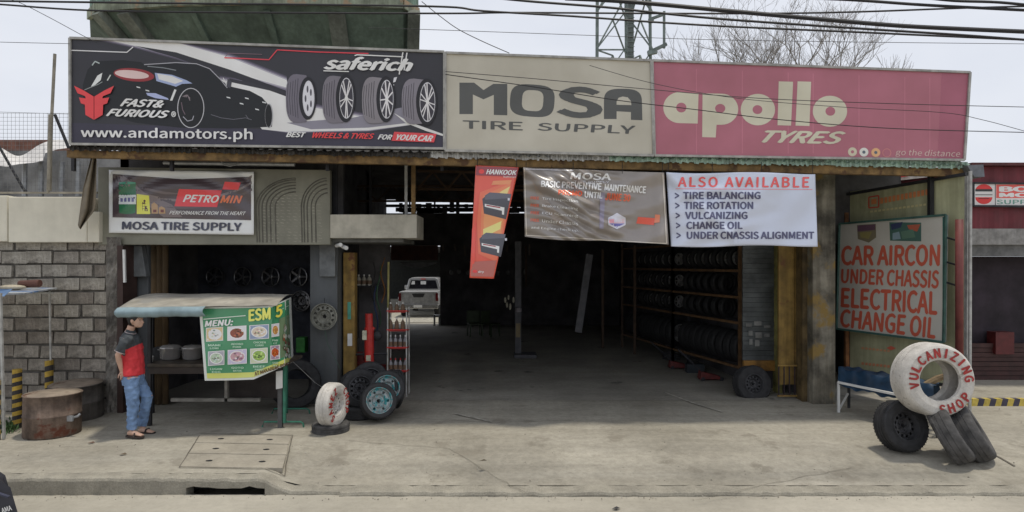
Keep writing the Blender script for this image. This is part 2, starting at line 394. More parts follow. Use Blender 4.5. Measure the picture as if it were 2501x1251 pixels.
# ================================================================ BLOCK WALL, LEFT
bw = thing('block_wall', 'grey concrete block wall with open joints at the left, plaster band on top', 'wall', (PX(120, 10.4), 10.4, 0))
mb = MB(); mb.box((-11.5, 10.43, -.05), (PX(262, 10.43), 10.6, 2.95)); part('mortar_bed', mb, mortar, bw)
bl_me = []
for k in range(6):
    q = MB(); rg = random.Random(k)
    vs = [(x * .209 + rg.uniform(-.009, .009), y + rg.uniform(-.008, .008), z * .098 + rg.uniform(-.008, .008)) for y in (-.03, .06) for z in (-1, 1) for x in (-1, 1)]
    q.add(vs, [(0, 1, 3, 2), (4, 6, 7, 5), (0, 4, 5, 1), (2, 3, 7, 6), (0, 2, 6, 4), (1, 5, 7, 3)])
    bl_me.append(q.mesh('block', block_ms[k % 3]))
rg = random.Random(3); xr = PX(262, 10.4)
for row in range(13):
    z = .11 + row * .2275
    if z > 2.87: continue
    x = xr - (.0 if row % 2 else .22) - .235
    if row % 2 == 0:
        o = inst('block', rg.choice(bl_me), bw, Matrix.Translation((xr - .11, 10.42, z)) @ Matrix.Diagonal((.48, 1, 1, 1)))
    while x > -9.6:
        M4 = Matrix.Translation((x + rg.uniform(-.018, .018), 10.42 + rg.uniform(-.02, .02), z + rg.uniform(-.008, .008))) @ Matrix.Rotation(rg.uniform(-.02, .02), 4, 'Y')
        inst('block', rg.choice(bl_me[0:1] + bl_me[3:4] + bl_me[1:2] if row > 8 else (bl_me if row > 5 else bl_me[1:3] + bl_me[4:])), bw, M4); x -= .448
mb = MB(); mb.box((-11.5, 10.28, PZ(590, 10.3)), (PX(20, 10.3), 10.6, PZ(478, 10.3))); mb.box((PX(20, 10.25), 10.25, PZ(592, 10.25)), (PX(212, 10.25), 10.58, PZ(481, 10.25)))
mb.box((PX(212, 10.25), 10.26, PZ(592, 10.25)), (PX(241, 10.25), 10.57, PZ(517, 10.25)))
part('plaster_band', mb, plaster, bw, bevel=.012)
mb = MB()
def colf(u, v):
    x = PX(262, 10.35) + u * (PX(300, 10.35) - PX(262, 10.35)); return Vector((x, 10.33 + .03 * math.sin(v * 19 + u * 5) * math.sin(u * 9 + v * 31), v * 2.95))
mb.grid(colf, 6, 30); mb.box((PX(262, 10.4), 10.37, 0), (PX(300, 10.35), 10.8, 2.94)); part('pillar', mb, rough_col, bw)
# mesh fence above
fy = 10.45
fe = thing('mesh_fence', 'wire mesh fence on steel posts above the plastered wall at the left', 'fence', (PX(120, fy), fy, PZ(478, fy)))
mb = MB()
xx = PX(-60, fy); n = 0
z0, z1 = PZ(472, fy), PZ(276, fy)
while xx < PX(238, fy): mb.tube([(xx, fy, z0), (xx, fy, z1)], .0024, 4, False); xx += .068
zz = z0
while zz < z1 + .01: mb.tube([(PX(-60, fy), fy + .004, zz), (PX(238, fy), fy + .004, zz)], .0024, 4, False); zz += .068
part('wire_mesh', mb, M('wire_grey', (.25, .25, .24), .6, .3), fe, kind='stuff')
for x0, x1, yt, rr in ((118, 130, 300, .022),): 
    mb = MB(); mb.tube([P(117, 472, fy - .03), P(134, 132, fy - .03)], .024, 8); part('post', mb, M('weathered_pale_steel', (.33, .30, .24), .7, .1), fe)
mb = MB(); mb.bar(P(120, 466, fy - .02), P(124, 280, fy - .02), .05); part('post', mb, M('weathered_pale_steel', (1, 1, 1)), fe)
mb = MB(); mb.bar(P(-60, 471, fy - .02), P(238, 471, fy - .02), .03); part('bottom_rail', mb, MATS['weathered_pale_steel'], fe)
mb = MB(); mb.bar(P(134, 280, fy - .05), P(168, 362, fy - .05), .035); part('brace', mb, dark_steel, fe)
mb = MB(); mb.bar(P(-4, 355, fy + .1), P(62, 470, fy + .1), .03); part('brace', mb, dark_steel, fe)
# shed with pale sheet behind the fence
sh = thing('white_sheet_roof', 'sagging white tarpaulin over a red tiled shed behind the mesh fence', 'tarpaulin', (PX(80, 13), 13, 0))
mb = MB()
def tarp(u, v):
    x = -40 + u * 215; top = 350 - 8 * u + (36 * math.exp(-((x - 45) / 40) ** 2)); bot = 405 - u * 45
    if x < 110: bot = 408 - abs(x - 20) * .2
    d = 12.6 + .8 * (1 - v) + .1 * math.sin(u * 17); return P(x, top * (1 - v) + bot * v + 2 * math.sin(u * 13), d)
mb.grid(tarp, 40, 8); part('sheet', mb, M('white_tarpaulin', (.62, .60, .58), .7, var=.1), sh)
mb = MB(); mb.box((PX(-60, 14.2), 14.0, PZ(372, 14.2)), (PX(165, 14.2), 16, PZ(346, 14.2))); part('roof', mb, M('red_brown_tile', (.22, .10, .07), .8), sh)
mb = MB(); mb.box((PX(-160, 14.1), 13.9, -.1), (PX(238, 14.1), 16.2, PZ(372, 14.1))); part('wall', mb, M('grey_shed_wall', (.32, .32, .32), .9, var=.3, scale=1), sh)
for px in (100, 150, 190, 60):
    mb = MB(); mb.tube([P(px, 480, 13.0), P(px + 1, 395, 13.0)], .05, 6); part('post', mb, galv, sh)

# ================================================================ SHOP BUILDING
sb = thing('tyre_shop_building', 'single storey tyre shop with open dark workshop, grey pillars and rusty corrugated roof', 'building', (0, 11, 0))
E0, E1 = (-6.92, 9.6), (7.5, 10.1)
eave = plane(E0, E1, 0); wallp = plane((-6.9, 10.95), (5.6, 11.4), 0)
mb = MB(); mb.slab([eave(163, 384, 0), eave(2385, 432, 0), eave(2385, 411, 0), eave(163, 366, 0)], .1); part('eave_beam', mb, rust_beam, sb)
# corrugated sheets
edge_py = lambda px: 364 + (px - 163) * (409 - 364) / 2210
ridge = lambda px: 0
NS = 15
for i in range(NS):
    p0 = 165 + i * (2375 - 165) / NS; p1 = 165 + (i + 1) * (2375 - 165) / NS; mb = MB(); rg = random.Random(i)
    dz = rg.uniform(-.015, .02); dd = rg.uniform(-.04, .04)
    def rf(u, v):
        px = p0 + (p1 - p0) * u; q = eave(px, edge_py(px) - 2, -.10 + dd); k = v
        yy = q.y + (17.5 - q.y) * k
        return Vector((q.x, yy, q.z + dz + .022 * math.sin(q.x * 2 * math.pi / .076 * .5) + .03 + (6.3 - q.z) * k))
    mb.grid(rf, 26, 3); part('roof_sheet', mb, mint if i >= 9 else (pale_metal if i in (7, 8) else dark_roof), sb)
for i in range(15):
    p0 = 170 + i * 146; p1 = p0 + 150; mb = MB(); rg = random.Random(40 + i); hh = (7, 7, 7, 8, 8, 9, 13, 14, 15, 15, 15, 14, 14, 14, 13)[i]
    jag = [rg.uniform(-2.5, 2.5) for _ in range(26)]
    def ff(u, v):
        px = p0 + (p1 - p0) * u; return eave(px, edge_py(px) - hh + (hh + 3 + jag[int(u * 25)]) * v, -.05 + .012 * math.sin(u * 75) - (i % 2) * .006)
    mb.grid(ff, 100, 1); q_ = part('roof_flashing', mb, mint if i >= 9 else (pale_metal if i >= 6 else dark_roof), sb)
mb = MB(); mb.add([(-6.9, 17.4, 6.32), (7.6, 17.4, 6.32), (7.6, 25.7, 5.32), (-6.9, 25.7, 5.32)], [(0, 1, 2, 3)]); part('rear_roof', mb, dark_in, sb)
# grey sign board fascia of the left shop
fas = plane((-6.9, 10.35), (-3.0, 10.5))
mb = MB(); mb.slab([fas(239, 598), fas(806, 598), fas(806, 415), fas(239, 408)], .12)
grn = M('grey_green_board', (.245, .24, .19), .65, var=.15, scale=1.2, streak=.08)
part('fascia_board', mb, grn, sb, bevel=.01)
# raised tyre tread on the fascia
td = MB()
for k, (cx0, rr) in enumerate(((716, 96), (716, 90), (716, 82), (716, 72), (716, 62), (716, 50))):
    pts = []
    for i in range(15):
        a = math.pi * (1 - i / 28); x = 722 + rr * math.cos(a); y = 500 - rr * 1.0 * math.sin(a) * .72
        pts.append(fas(x, y + 5, -.004))
    pts.insert(0, fas(722 - rr + 2, 592, -.004)); td.tube(pts, .011, 4)
for k, rr in enumerate((66, 60, 52, 42, 32)):
    pts = [fas(802 - rr + 2, 592, -.004)]
    for i in range(12):
        a = math.pi * (1 - i / 23); x = 802 + rr * math.cos(a)
        if x < 803: pts.append(fas(x, 505 - rr * 1.05 * math.sin(a), -.004))
    td.tube(pts, .011, 4)
part('tread_relief', td, M('pale_tread_relief', (.15, .145, .12), .8), sb)
mb = MB()
for row in range(17):
    for c0 in range(10):
        x = 640 + c0 * 15 + (3 if row % 2 else 0); y = 468 + row * 7.5
        if x > 795 or (x < 660 and row < 3): continue
        mb.slab([fas(x, y + 2, -.003), fas(x + 9, y + 3.5, -.003), fas(x + 9, y + 1.5, -.003), fas(x, y, -.003)], .004)
part('tread_cuts', mb, M('tread_grey', (.33, .315, .26), .8), sb, kind='stuff')
# concrete beam right of the fascia
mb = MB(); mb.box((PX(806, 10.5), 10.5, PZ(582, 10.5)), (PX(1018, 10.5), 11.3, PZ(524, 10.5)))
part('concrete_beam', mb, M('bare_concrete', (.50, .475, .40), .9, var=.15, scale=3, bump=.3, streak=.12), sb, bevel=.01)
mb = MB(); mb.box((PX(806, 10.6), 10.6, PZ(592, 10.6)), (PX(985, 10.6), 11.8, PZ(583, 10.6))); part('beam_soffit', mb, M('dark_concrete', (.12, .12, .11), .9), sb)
# grey pillars
for (a0, a1, yy, t, bt) in ((757, 824, 10.95, 598, None), (303, 362, 10.75, 598, None)):
    mb = MB(); mb.box((PX(a0, yy), yy, 0), (PX(a1, yy), yy + .45, PZ(t, yy))); part('pillar', mb, grey_paint, sb, bevel=.012)
mb = MB(); mb.box((PX(780, 10.88), 10.87, PZ(676, 10.88)), (PX(819, 10.88), 10.97, PZ(590, 10.88))); part('bracket', mb, M('grey_paint_light', (.155, .165, .17), .6), sb, bevel=.01)
mb = MB(); q = [P(310, 676, 10.6), P(357, 676, 10.6), P(345, 600, 10.6), P(310, 600, 10.6)]; mb.slab(q, .13); part('bracket', mb, M('grey_paint_light', (1, 1, 1)), sb, bevel=.01)
mb = MB(); mb.box((PX(286, 10.3), 10.3, 0), (PX(300, 10.3), 10.7, PZ(600, 10.3))); part('door_post', mb, M('dark_red_brown', (.055, .03, .025), .7), sb)
mb = MB(); mb.bar(P(305, 690, 10.28), P(303, 610, 10.28), .035); part('peeling_strip', mb, white_m, sb)
# folding door
for i in range(8):
    mb = MB(); x0 = PX(361 + i * 7, 10.9); mb.add([(x0, 10.9 if i % 2 else 10.82, .02), (x0 + .05, 10.82 if i % 2 else 10.9, .02), (x0 + .05, 10.82 if i % 2 else 10.9, 2.85), (x0, 10.9 if i % 2 else 10.82, 2.85)], [(0, 1, 2, 3)])
    mb.add([v + Vector((0, .02, 0)) for v in mb.v], [(3, 2, 1, 0)]); part('door_leaf', mb, M('brown_folding_door', (.17, .115, .06), .6, var=.25, scale=2, streak=.5), sb)
# left shop room
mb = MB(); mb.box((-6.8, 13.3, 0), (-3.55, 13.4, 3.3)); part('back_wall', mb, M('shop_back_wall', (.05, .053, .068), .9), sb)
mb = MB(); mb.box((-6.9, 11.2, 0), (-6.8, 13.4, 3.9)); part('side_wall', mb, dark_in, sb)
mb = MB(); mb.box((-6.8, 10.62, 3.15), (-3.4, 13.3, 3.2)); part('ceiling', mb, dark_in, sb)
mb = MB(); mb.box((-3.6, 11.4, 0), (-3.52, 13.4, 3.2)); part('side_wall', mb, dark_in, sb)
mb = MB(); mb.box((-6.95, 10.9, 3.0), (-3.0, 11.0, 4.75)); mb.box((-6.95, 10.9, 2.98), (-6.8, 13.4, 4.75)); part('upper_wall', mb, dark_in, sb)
# workshop shell
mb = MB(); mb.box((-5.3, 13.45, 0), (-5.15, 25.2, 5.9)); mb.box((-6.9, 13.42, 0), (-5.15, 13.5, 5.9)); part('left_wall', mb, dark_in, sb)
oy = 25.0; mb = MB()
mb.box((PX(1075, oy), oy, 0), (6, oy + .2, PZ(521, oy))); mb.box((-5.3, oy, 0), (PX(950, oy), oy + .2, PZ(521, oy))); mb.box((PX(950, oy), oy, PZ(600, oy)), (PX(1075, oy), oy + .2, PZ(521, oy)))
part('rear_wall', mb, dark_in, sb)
mb = MB()
rg = random.Random(12); x = -4.6
while x < .6:
    wv = rg.uniform(.03, .25); mb.box((x, oy + .02, PZ(rg.uniform(508, 524), oy)), (x + wv, oy + .1, 5.45 if rg.random() < .4 else PZ(rg.uniform(494, 505), oy))); x += wv + rg.uniform(.02, .25)
    mb.box((x - .3, oy + .03, PZ(496 + x * .8, oy)), (x + .3, oy + .09, 5.6)); mb.box((x - .3, oy + .03, 4.8), (x + .3, oy + .09, PZ(519 + rg.uniform(-5, 3), oy)))
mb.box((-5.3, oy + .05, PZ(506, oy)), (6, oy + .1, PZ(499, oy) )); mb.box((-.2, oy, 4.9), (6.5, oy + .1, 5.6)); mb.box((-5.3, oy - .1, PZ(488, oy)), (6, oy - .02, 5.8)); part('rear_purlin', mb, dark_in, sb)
mb = MB(); mb.box((PX(960, 24), 23.6, PZ(636, 24)), (PX(1072, 24), 23.7, PZ(601, 24))); part('hanging_board', mb, M('red_brown_board', (.10, .035, .022), .7), sb)
mb = MB(); vs = [P(975 + 97 * i / 10, 641 + 14 * math.sin(math.pi * (i / 10) ** .8), 23.5) for i in range(11)]; mb.add(vs + [P(1072, 641, 23.5), P(975, 641, 23.5)], [tuple(range(13))]); part('roll_up_edge', mb, M('dim_grey_sheet', (.30, .30, .30), .6), sb)
# right wall line of the workshop
RW = [(5.15, 11.3), (4.75, 12.6), (3.5, 25.2)]
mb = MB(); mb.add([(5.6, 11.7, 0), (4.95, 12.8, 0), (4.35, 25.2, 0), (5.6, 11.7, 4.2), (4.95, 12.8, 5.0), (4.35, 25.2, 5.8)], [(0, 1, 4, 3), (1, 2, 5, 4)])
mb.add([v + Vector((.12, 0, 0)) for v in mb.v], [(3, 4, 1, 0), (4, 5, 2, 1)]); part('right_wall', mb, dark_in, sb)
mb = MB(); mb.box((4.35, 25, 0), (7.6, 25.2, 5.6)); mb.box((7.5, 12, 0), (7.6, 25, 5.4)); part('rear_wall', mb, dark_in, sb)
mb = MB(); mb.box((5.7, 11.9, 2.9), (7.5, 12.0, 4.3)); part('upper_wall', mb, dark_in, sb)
# steel posts and truss
for (px, t, bt, yy, wd, m) in ((1010, 395, 525, 10.7, .07, rust_beam), (905, 400, 530, 12.5, .05, dark_steel), (820, 400, 530, 10.9, .07, dark_steel), (992, 395, 525, 11.2, .05, pale_metal)):
    mb = MB(); mb.bar(P(px, bt, yy), P(px, t, yy), wd); part('steel_post', mb, m, sb)
ty = 15.0; brown_truss = M('brown_truss_steel', (.10, .06, .035), .8)
mb = MB(); mb.bar(P(1020, 418, ty), P(1640, 432, ty), .06); mb.bar(P(1020, 462, ty), P(1640, 470, ty), .06)
for i in range(9):
    x = 1020 + i * 72; mb.bar(P(x, 462 + i, ty), P(x + 36, 420 + i, ty), .045); mb.bar(P(x + 36, 420 + i, ty), P(x + 72, 462 + i, ty), .045)
part('truss', mb, brown_truss, sb)
for yy in (12.8, 20.5):
    mb = MB(); mb.bar((-6.5, yy, 4.6), (6, yy, 4.6), .07); mb.bar((-6.5, yy, 5.1), (6, yy, 5.1), .07)
    for i in range(12): mb.bar((-6.5 + i, yy, 4.6), (-6 + i, yy, 5.1), .04); mb.bar((-6 + i, yy, 5.1), (-5.5 + i, yy, 4.6), .04)
    part('truss', mb, brown_truss, sb)
# debris line over the left eave: brackets and pipes in the slot
mb = MB(); mb.tube([P(400, 398, 10.4), P(720, 402, 10.4)], .035, 8); part('pipe', mb, galv, sb)
mb = MB(); mb.tube([P(540, 392, 10.3), P(545, 402, 10.3), P(562, 406, 10.3), P(578, 402, 10.3), P(582, 390, 10.3)], .012, 6); part('pipe_hook', mb, galv, sb)
# yellow doorpost left of the workshop
mb = MB(); mb.box((PX(838, 11.2), 11.2, .0), (PX(866, 11.2), 11.4, PZ(617, 11.2))); part('yellow_doorpost', mb, yellow_rust, sb, bevel=.01)
mb = MB(); mb.box((PX(849, 11.19), 11.185, PZ(845, 11.19)), (PX(860, 11.19), 11.195, PZ(815, 11.19))); part('sticker', mb, white_m, sb)
mb = MB(); mb.box((PX(849, 11.19), 11.185, PZ(780, 11.19)), (PX(857, 11.19), 11.195, PZ(738, 11.19))); part('sticker', mb, M('teal_sticker', (.08, .35, .25), .5), sb)
# dark column and wall between opening and side wall
dcol = M('blotched_dark_column', (.26, .24, .19), .9, var=.35, scale=2.2, bump=.5, streak=.6, spots=((.24, .16, .05), 1.3, .52))
mb = MB(); mb.box((PX(1985, 10.95), 10.95, 0), (PX(2040, 10.95), 11.4, PZ(418, 10.95))); part('column', mb, dcol, sb)
mb = MB(); mb.box((PX(1960, 11.15), 11.15, 0), (PX(1985, 11.15), 11.4, PZ(600, 11.15))); part('column', mb, M('brown_ochre_post', (.16, .11, .045), .8, var=.3, scale=4, streak=.5), sb)
# yellow rusty door by the rack
yd = []
for i in range(4):
    mb = MB(); a0 = 1899 + i * 20; mb.box((PX(a0, 11.5), 11.45 + (i % 2) * .02, 0.25), (PX(a0 + 19, 11.5), 11.5 + (i % 2) * .02, 2.85)); part('door_board', mb, yellow_rust, sb)
for i in range(6):
    mb = MB(); mb.bar(P(1902 + i * 13, 965, 11.38), P(1902 + i * 13, 895, 11.38), .018); part('gate_bar', mb, M('dark_purple_steel', (.04, .025, .03), .6), sb)
mb = MB(); mb.bar(P(1899, 967, 11.37), P(1980, 967, 11.37), .03); mb.bar(P(1899, 893, 11.37), P(1980, 893, 11.37), .03); part('gate_rail', mb, yellow_rust, sb)
# roller shutter leaf with notices
mb = MB(); sx0, sx1, sy = PX(1814, 12.0), PX(1890, 12.0), 12.0
for i in range(24):
    z0 = PZ(880, sy) + i * .0945; mb = MB(); mb.box((sx0, sy - (.012 if i % 2 else 0), z0), (sx1, sy + .04, z0 + .09)); part('shutter_slat', mb, M('shutter_grey', (.105, .115, .115), .6, .2, var=.25, scale=3), sb)
mb = MB(); mb.box((sx0, 11.95, PZ(905, sy)), (sx1, 12.02, PZ(880, sy))); part('bottom_bar', mb, M('orange_bar', (.30, .15, .03), .6, var=.3, scale=6), sb)
mb = MB(); mb.box((sx1, 11.85, 0), (sx1 + .1, 12.05, 2.95)); part('yellow_doorpost', mb, M('olive_yellow_post', (.24, .22, .07), .7, var=.3, scale=4), sb)
for (x, y, a0, b0) in ((1822, 790, 14, 8), (1842, 785, 18, 10), (1866, 795, 16, 6), (1828, 808, 10, 12), (1845, 812, 16, 14), (1830, 828, 8, 14), (1844, 830, 11, 16), (1866, 815, 14, 8)):
    mb = MB(); mb.slab([P(x, y + b0, 11.97), P(x + a0, y + b0, 11.97), P(x + a0, y, 11.97), P(x, y, 11.97)], .004); part('notice', mb, M('grey_notice', (.22, .22, .21), .7), sb)

# ---- billboards
def board(name, label, q, surf, frame_m, back_m, t=.22):
    T = surf(q[3][0], q[3][1]); o = thing(name, label, 'sign', (surf(*q[0]).x, surf(*q[0]).y, surf(*q[3]).z))
    mb = MB(); mb.slab([surf(*q[3]), surf(*q[2]), surf(*q[1]), surf(*q[0])], t); part('panel', mb, back_m, o)
    fr = [(q[0], q[1]), (q[1], q[2]), (q[2], q[3]), (q[3], q[0])]
    for a0, b0 in fr:
        mb = MB(); mb.bar(surf(*a0, -.015), surf(*b0, -.015), .035, .035); part('frame', mb, frame_m, o)
    return o
SF = plane(E0, E1, .12)
frame_grey = M('frame_grey_metal', (.42, .41, .38), .5, .2)
bk = M('sign_back_sheet', (.3, .3, .3), .6)
q = [(171, 93), (1085, 127), (1085, 363), (172, 352)]
b1 = board('billboard', 'long black billboard with a dark sports car and four wheels, web address below', q, SF, frame_grey, bk)
pr = Print(SF, b1, sign_ink, 1.7)
BG = (45, 45, 51); HI = (196, 194, 200)
pr.poly([(173, 95), (1083, 129), (1083, 361), (174, 350)], BG)
pr.poly([(173, 300), (700, 318), (1083, 328), (1083, 361), (174, 350)], (50, 48, 62))
def glow(pts_fn, cols):
    for k, c in enumerate(cols): pr.poly(pts_fn(1 - k / len(cols)), c)
for k, c in enumerate(((72, 68, 82), (105, 100, 116), (150, 147, 158), (200, 198, 204))):
    e = 10 - 3.2 * k
    pr.poly([(270 - 3 * e, 99), (430, 104 - e * .3), (560, 140 - e), (700, 196 - e), (705, 215 + e), (560, 175 + e), (430, 135 + e), (330, 112 + e * .6)], c)
    pr.poly([(535, 195 - e), (600, 205 - e), (700, 225 - e), (760, 262 - e), (880, 285 - e), (1000, 290 - e * .4), (1020, 303), (900, 318 + e * .4), (700, 322 + e * .3), (640, 316)], c)
pr.poly([(330, 112), (430, 128), (560, 170), (700, 222), (705, 238), (560, 186), (430, 141)], (40, 40, 46))
pr.poly([(560, 192), (620, 203), (700, 226), (704, 231), (620, 213), (560, 200)], (44, 44, 50))
pr.poly([(700, 300), (860, 288), (985, 262), (1000, 300), (900, 312), (760, 316)], (120, 118, 130))
# car
pr.poly([(202, 208), (214, 170), (235, 150), (300, 147), (345, 152), (352, 158), (380, 154), (430, 152), (480, 156), (515, 168), (545, 200), (565, 212), (610, 222), (640, 238), (657, 258), (666, 290), (664, 310), (560, 314), (440, 312), (330, 300), (205, 262)], (23, 25, 29))
pr.line([(352, 158), (430, 153), (480, 156), (512, 168), (540, 196), (555, 215)], 2, (150, 150, 158)); pr.line([(360, 162), (400, 166), (430, 172)], 2, (120, 125, 130))
pr.poly([(378, 178), (420, 183), (455, 196), (470, 204), (445, 205), (430, 212), (382, 198)], (140, 152, 185)); pr.poly([(384, 180), (420, 186), (448, 198), (428, 205), (388, 194)], (205, 208, 210))
pr.poly([(357, 227), (380, 228), (410, 240), (412, 244), (380, 240), (360, 233)], (150, 158, 195)); pr.poly([(426, 218), (431, 220), (421, 246), (415, 246)], (190, 195, 205))
pr.ell(327, 183, 50, 16, (130, 45, 50), rot=.1); pr.ell(322, 182, 42, 10, (215, 170, 168), rot=.1)
pr.line([(225, 160), (232, 150), (243, 155)], 3, (150, 160, 160)); pr.poly([(238, 185), (250, 178), (246, 196), (232, 208), (222, 212)], (190, 195, 192)); pr.line([(270, 183), (262, 197)], 3, (170, 175, 172)); pr.line([(206, 220), (240, 206), (250, 200)], 2, (120, 125, 125))
pr.ell(466, 264, 33, 49, (165, 165, 170), 32); pr.ell(466, 264, 31, 47, (18, 19, 22), 32)
for k in range(3): pr.line([(446 + 4 * k, 236 + k), (456 + k, 232), (464, 240 + 3 * k)], 2, (110, 100, 105))
pr.line([(447, 285), (458, 296), (470, 293), (473, 283)], 2, (140, 140, 148)); pr.line([(443, 250), (446, 268), (452, 280)], 2, (95, 80, 88))
pr.ell(657, 283, 10, 30, (150, 150, 155)); pr.ell(656, 283, 8.5, 28, (16, 17, 20))
for x, y in ((553, 236), (598, 238), (585, 251), (623, 265), (355, 219), (333, 211), (640, 248)): pr.poly([(x, y), (x + 9, y + 2), (x + 10, y + 5), (x + 1, y + 3)], (185, 188, 190))
pr.line([(515, 280), (540, 288), (570, 292), (600, 288), (615, 293)], 1.5, (90, 90, 98)); pr.line([(600, 281), (608, 292)], 1.5, (90, 90, 98))
pr.line([(545, 190), (555, 212)], 2, (190, 190, 195)); pr.poly([(556, 192), (566, 200), (563, 216), (553, 212)], (60, 60, 68))
# lines
pr.line([(173, 123), (310, 128), (325, 115)], 2.5, (190, 190, 192)); pr.line([(548, 141), (657, 146), (677, 122), (770, 127), (900, 131)], 2.6, (190, 60, 72)); pr.line([(556, 130), (640, 133)], 1.5, (110, 90, 100)); pr.line([(550, 139), (558, 130)], 1.5, (110, 90, 100))
pr.poly([(960, 275), (1000, 298), (1083, 328), (1083, 333), (1040, 320), (990, 300)], (215, 215, 222))
for pts in ([(962, 190), (970, 188), (966, 200), (960, 202)], [(958, 204), (963, 207), (960, 214)]): pr.poly(pts, (185, 185, 190))
# four tyres in print
def ptyre(x0, x1, y0, y1, fx0, fx1, fy0, fy1, tread, style):
    cy = (y0 + y1) / 2; ry = (y1 - y0) / 2; w0 = (x1 - x0) * .36
    pr.ell(x0 + w0, cy, w0, ry, tread, 28, p=.75); pr.poly([(x0 + w0, y0), (x0 + w0 * 1.9, y0 + 3), (x1 - 6, cy), (x0 + w0 * 1.9, y1 - 2), (x0 + w0, y1)], tread)
    for k in range(5): pr.line([(x0 + 6 + 6 * k, cy - ry * (.62 + .05 * k)), (x0 + 3 + 6 * k, cy), (x0 + 6 + 6 * k, cy + ry * (.62 + .05 * k))], 1.2, (44, 42, 50))
    cx = (fx0 + fx1) / 2; rx = (fx1 - fx0) / 2; fcy = (fy0 + fy1) / 2; fry = (fy1 - fy0) / 2
    pr.ell(cx - 2, fcy, rx + 7, fry + 9, (28, 27, 32), 28); pr.ell(cx, fcy, rx, fry, (178, 178, 184), 28)
    pr.ell(cx, fcy, rx * (.93 if style else .86), fry * (.95 if style else .9), (52, 50, 58) if style else (186, 186, 192), 28)
    if not style:
        for k in range(5):
            a = k * 2 * math.pi / 5 + .6; pr.ell(cx + rx * .5 * math.cos(a), fcy + fry * .55 * math.sin(a), rx * .16, fry * .2, (70, 68, 76), 10)
    else:
        n = (0, 5, 9, 6)[style]
        for k in range(n):
            a = k * 2 * math.pi / n + .3; da = .16
            for d in ((-da, da) if style != 2 else (0,)):
                pr.line([(cx, fcy), (cx + rx * math.cos(a + d) * .95, fcy + fry * math.sin(a + d) * .95)], 2.6 if style != 2 else 3.2, (192, 190, 196))
        pr.ell(cx, fcy, 4, 6, (205, 204, 208), 10)
ptyre(698, 771, 181, 300, 739, 768, 197, 284, (96, 92, 102), 0); ptyre(787, 862, 185, 301, 829, 863, 190, 290, (104, 100, 108), 1)
ptyre(884, 958, 188, 302, 928, 961, 195, 290, (118, 114, 120), 2); ptyre(981, 1062, 192, 304, 1025, 1063, 201, 298, (112, 108, 116), 3)
# red emblem
wing = [(565, 655), (640, 692), (716, 738), (716, 915), (652, 878), (648, 800), (618, 790), (603, 745), (655, 752), (650, 735), (592, 712)]
for sgn in (1, -1):
    pr.poly([((x if sgn > 0 else 1436 - x) / 3.127, y / 3.127) for x, y in wing][::sgn], (205, 62, 66))
pr.poly([(963, 322), (1066, 327), (1060, 348), (956, 344)], (200, 66, 72))
pr.line([(790, 173), (852, 175)], 2.5, (225, 225, 225)); pr.line([(866, 136), (872, 134), (985, 139)], 2.6, (225, 225, 225)); pr.line([(984, 128), (975, 182)], 3, (225, 225, 225)); pr.line([(994, 129), (987, 172)], 3, (225, 225, 225))
pr.done()
W = (222, 222, 224)
pr.text('www.andamotors.ph', ((197, 311), (617, 314), (617, 348), (197, 341)), W, .022)
pr.text('FAST&', ((298, 240), (404, 245), (399, 264), (292, 260)), W, .05, .35); pr.text('FURIOUS', ((264, 265), (416, 270), (411, 289), (258, 284)), W, .05, .35); pr.text('®', (418, 272, 430, 286), W, .01)
pr.text('saferich', ((796, 136), (1012, 143), (1006, 175), (789, 170)), W, .05, .25)
pr.text('BEST', ((700, 322), (748, 323), (746, 336), (698, 335)), W, .05, .3); pr.text('WHEELS & TYRES', ((764, 323), (915, 326), (912, 340), (762, 337)), (200, 60, 62), .04, .3)
pr.text('FOR', ((924, 328), (959, 329), (957, 342), (922, 341)), W, .05, .3); pr.text('YOUR CAR', ((970, 328), (1059, 331), (1056, 346), (967, 342)), W, .045, .3)

q = [(1088, 129), (1590, 148), (1597, 380), (1088, 368)]
b2 = board('billboard', 'beige billboard in the middle with large dark lettering MOSA TIRE SUPPLY', q, SF, frame_grey, bk)
pr = Print(SF, b2, sign_ink, 1.7); BE = (162, 158, 146); DK = (74, 75, 74)
pr.poly([(1090, 131), (1589, 150), (1595, 378), (1090, 366)], BE)
pr.poly([(1122, 202), (1158, 202), (1181, 220), (1205, 205), (1239, 205), (1239, 282), (1206, 281), (1206, 232), (1181, 243), (1155, 231), (1155, 279), (1122, 279)], DK)
pr.ell(1300, 246, 54.5, 39.5, DK, 36, .07, .62); pr.ell(1301, 246, 26, 25.5, BE, 28, .07, .6)
pr.poly([(1475, 291)] + [(1521.5 - 46.5 * math.copysign(abs(math.cos(a)) ** .65, math.cos(a)), 250 - 34 * math.sin(a) ** .65 + (1 - math.cos(a)) * 1.0) for a in [math.pi * i / 20 for i in range(0, 21)]] + [(1569, 294), (1541, 293), (1541, 274), (1506, 272), (1506, 291)], DK)
pr.poly([(1506, 256), (1506, 248), (1511, 239), (1521, 236), (1533, 238), (1541, 247), (1542, 257)], BE)
pr.done()
pr.text('S', ((1358, 210), (1470, 213), (1473, 291), (1359, 287)), DK, .045)
pr.text('TIRE', ((1130, 294), (1277, 298), (1277, 319), (1130, 314)), DK, .02); pr.text('SUPPLY', ((1314, 300), (1553, 307), (1550, 328), (1312, 319)), DK, .02)

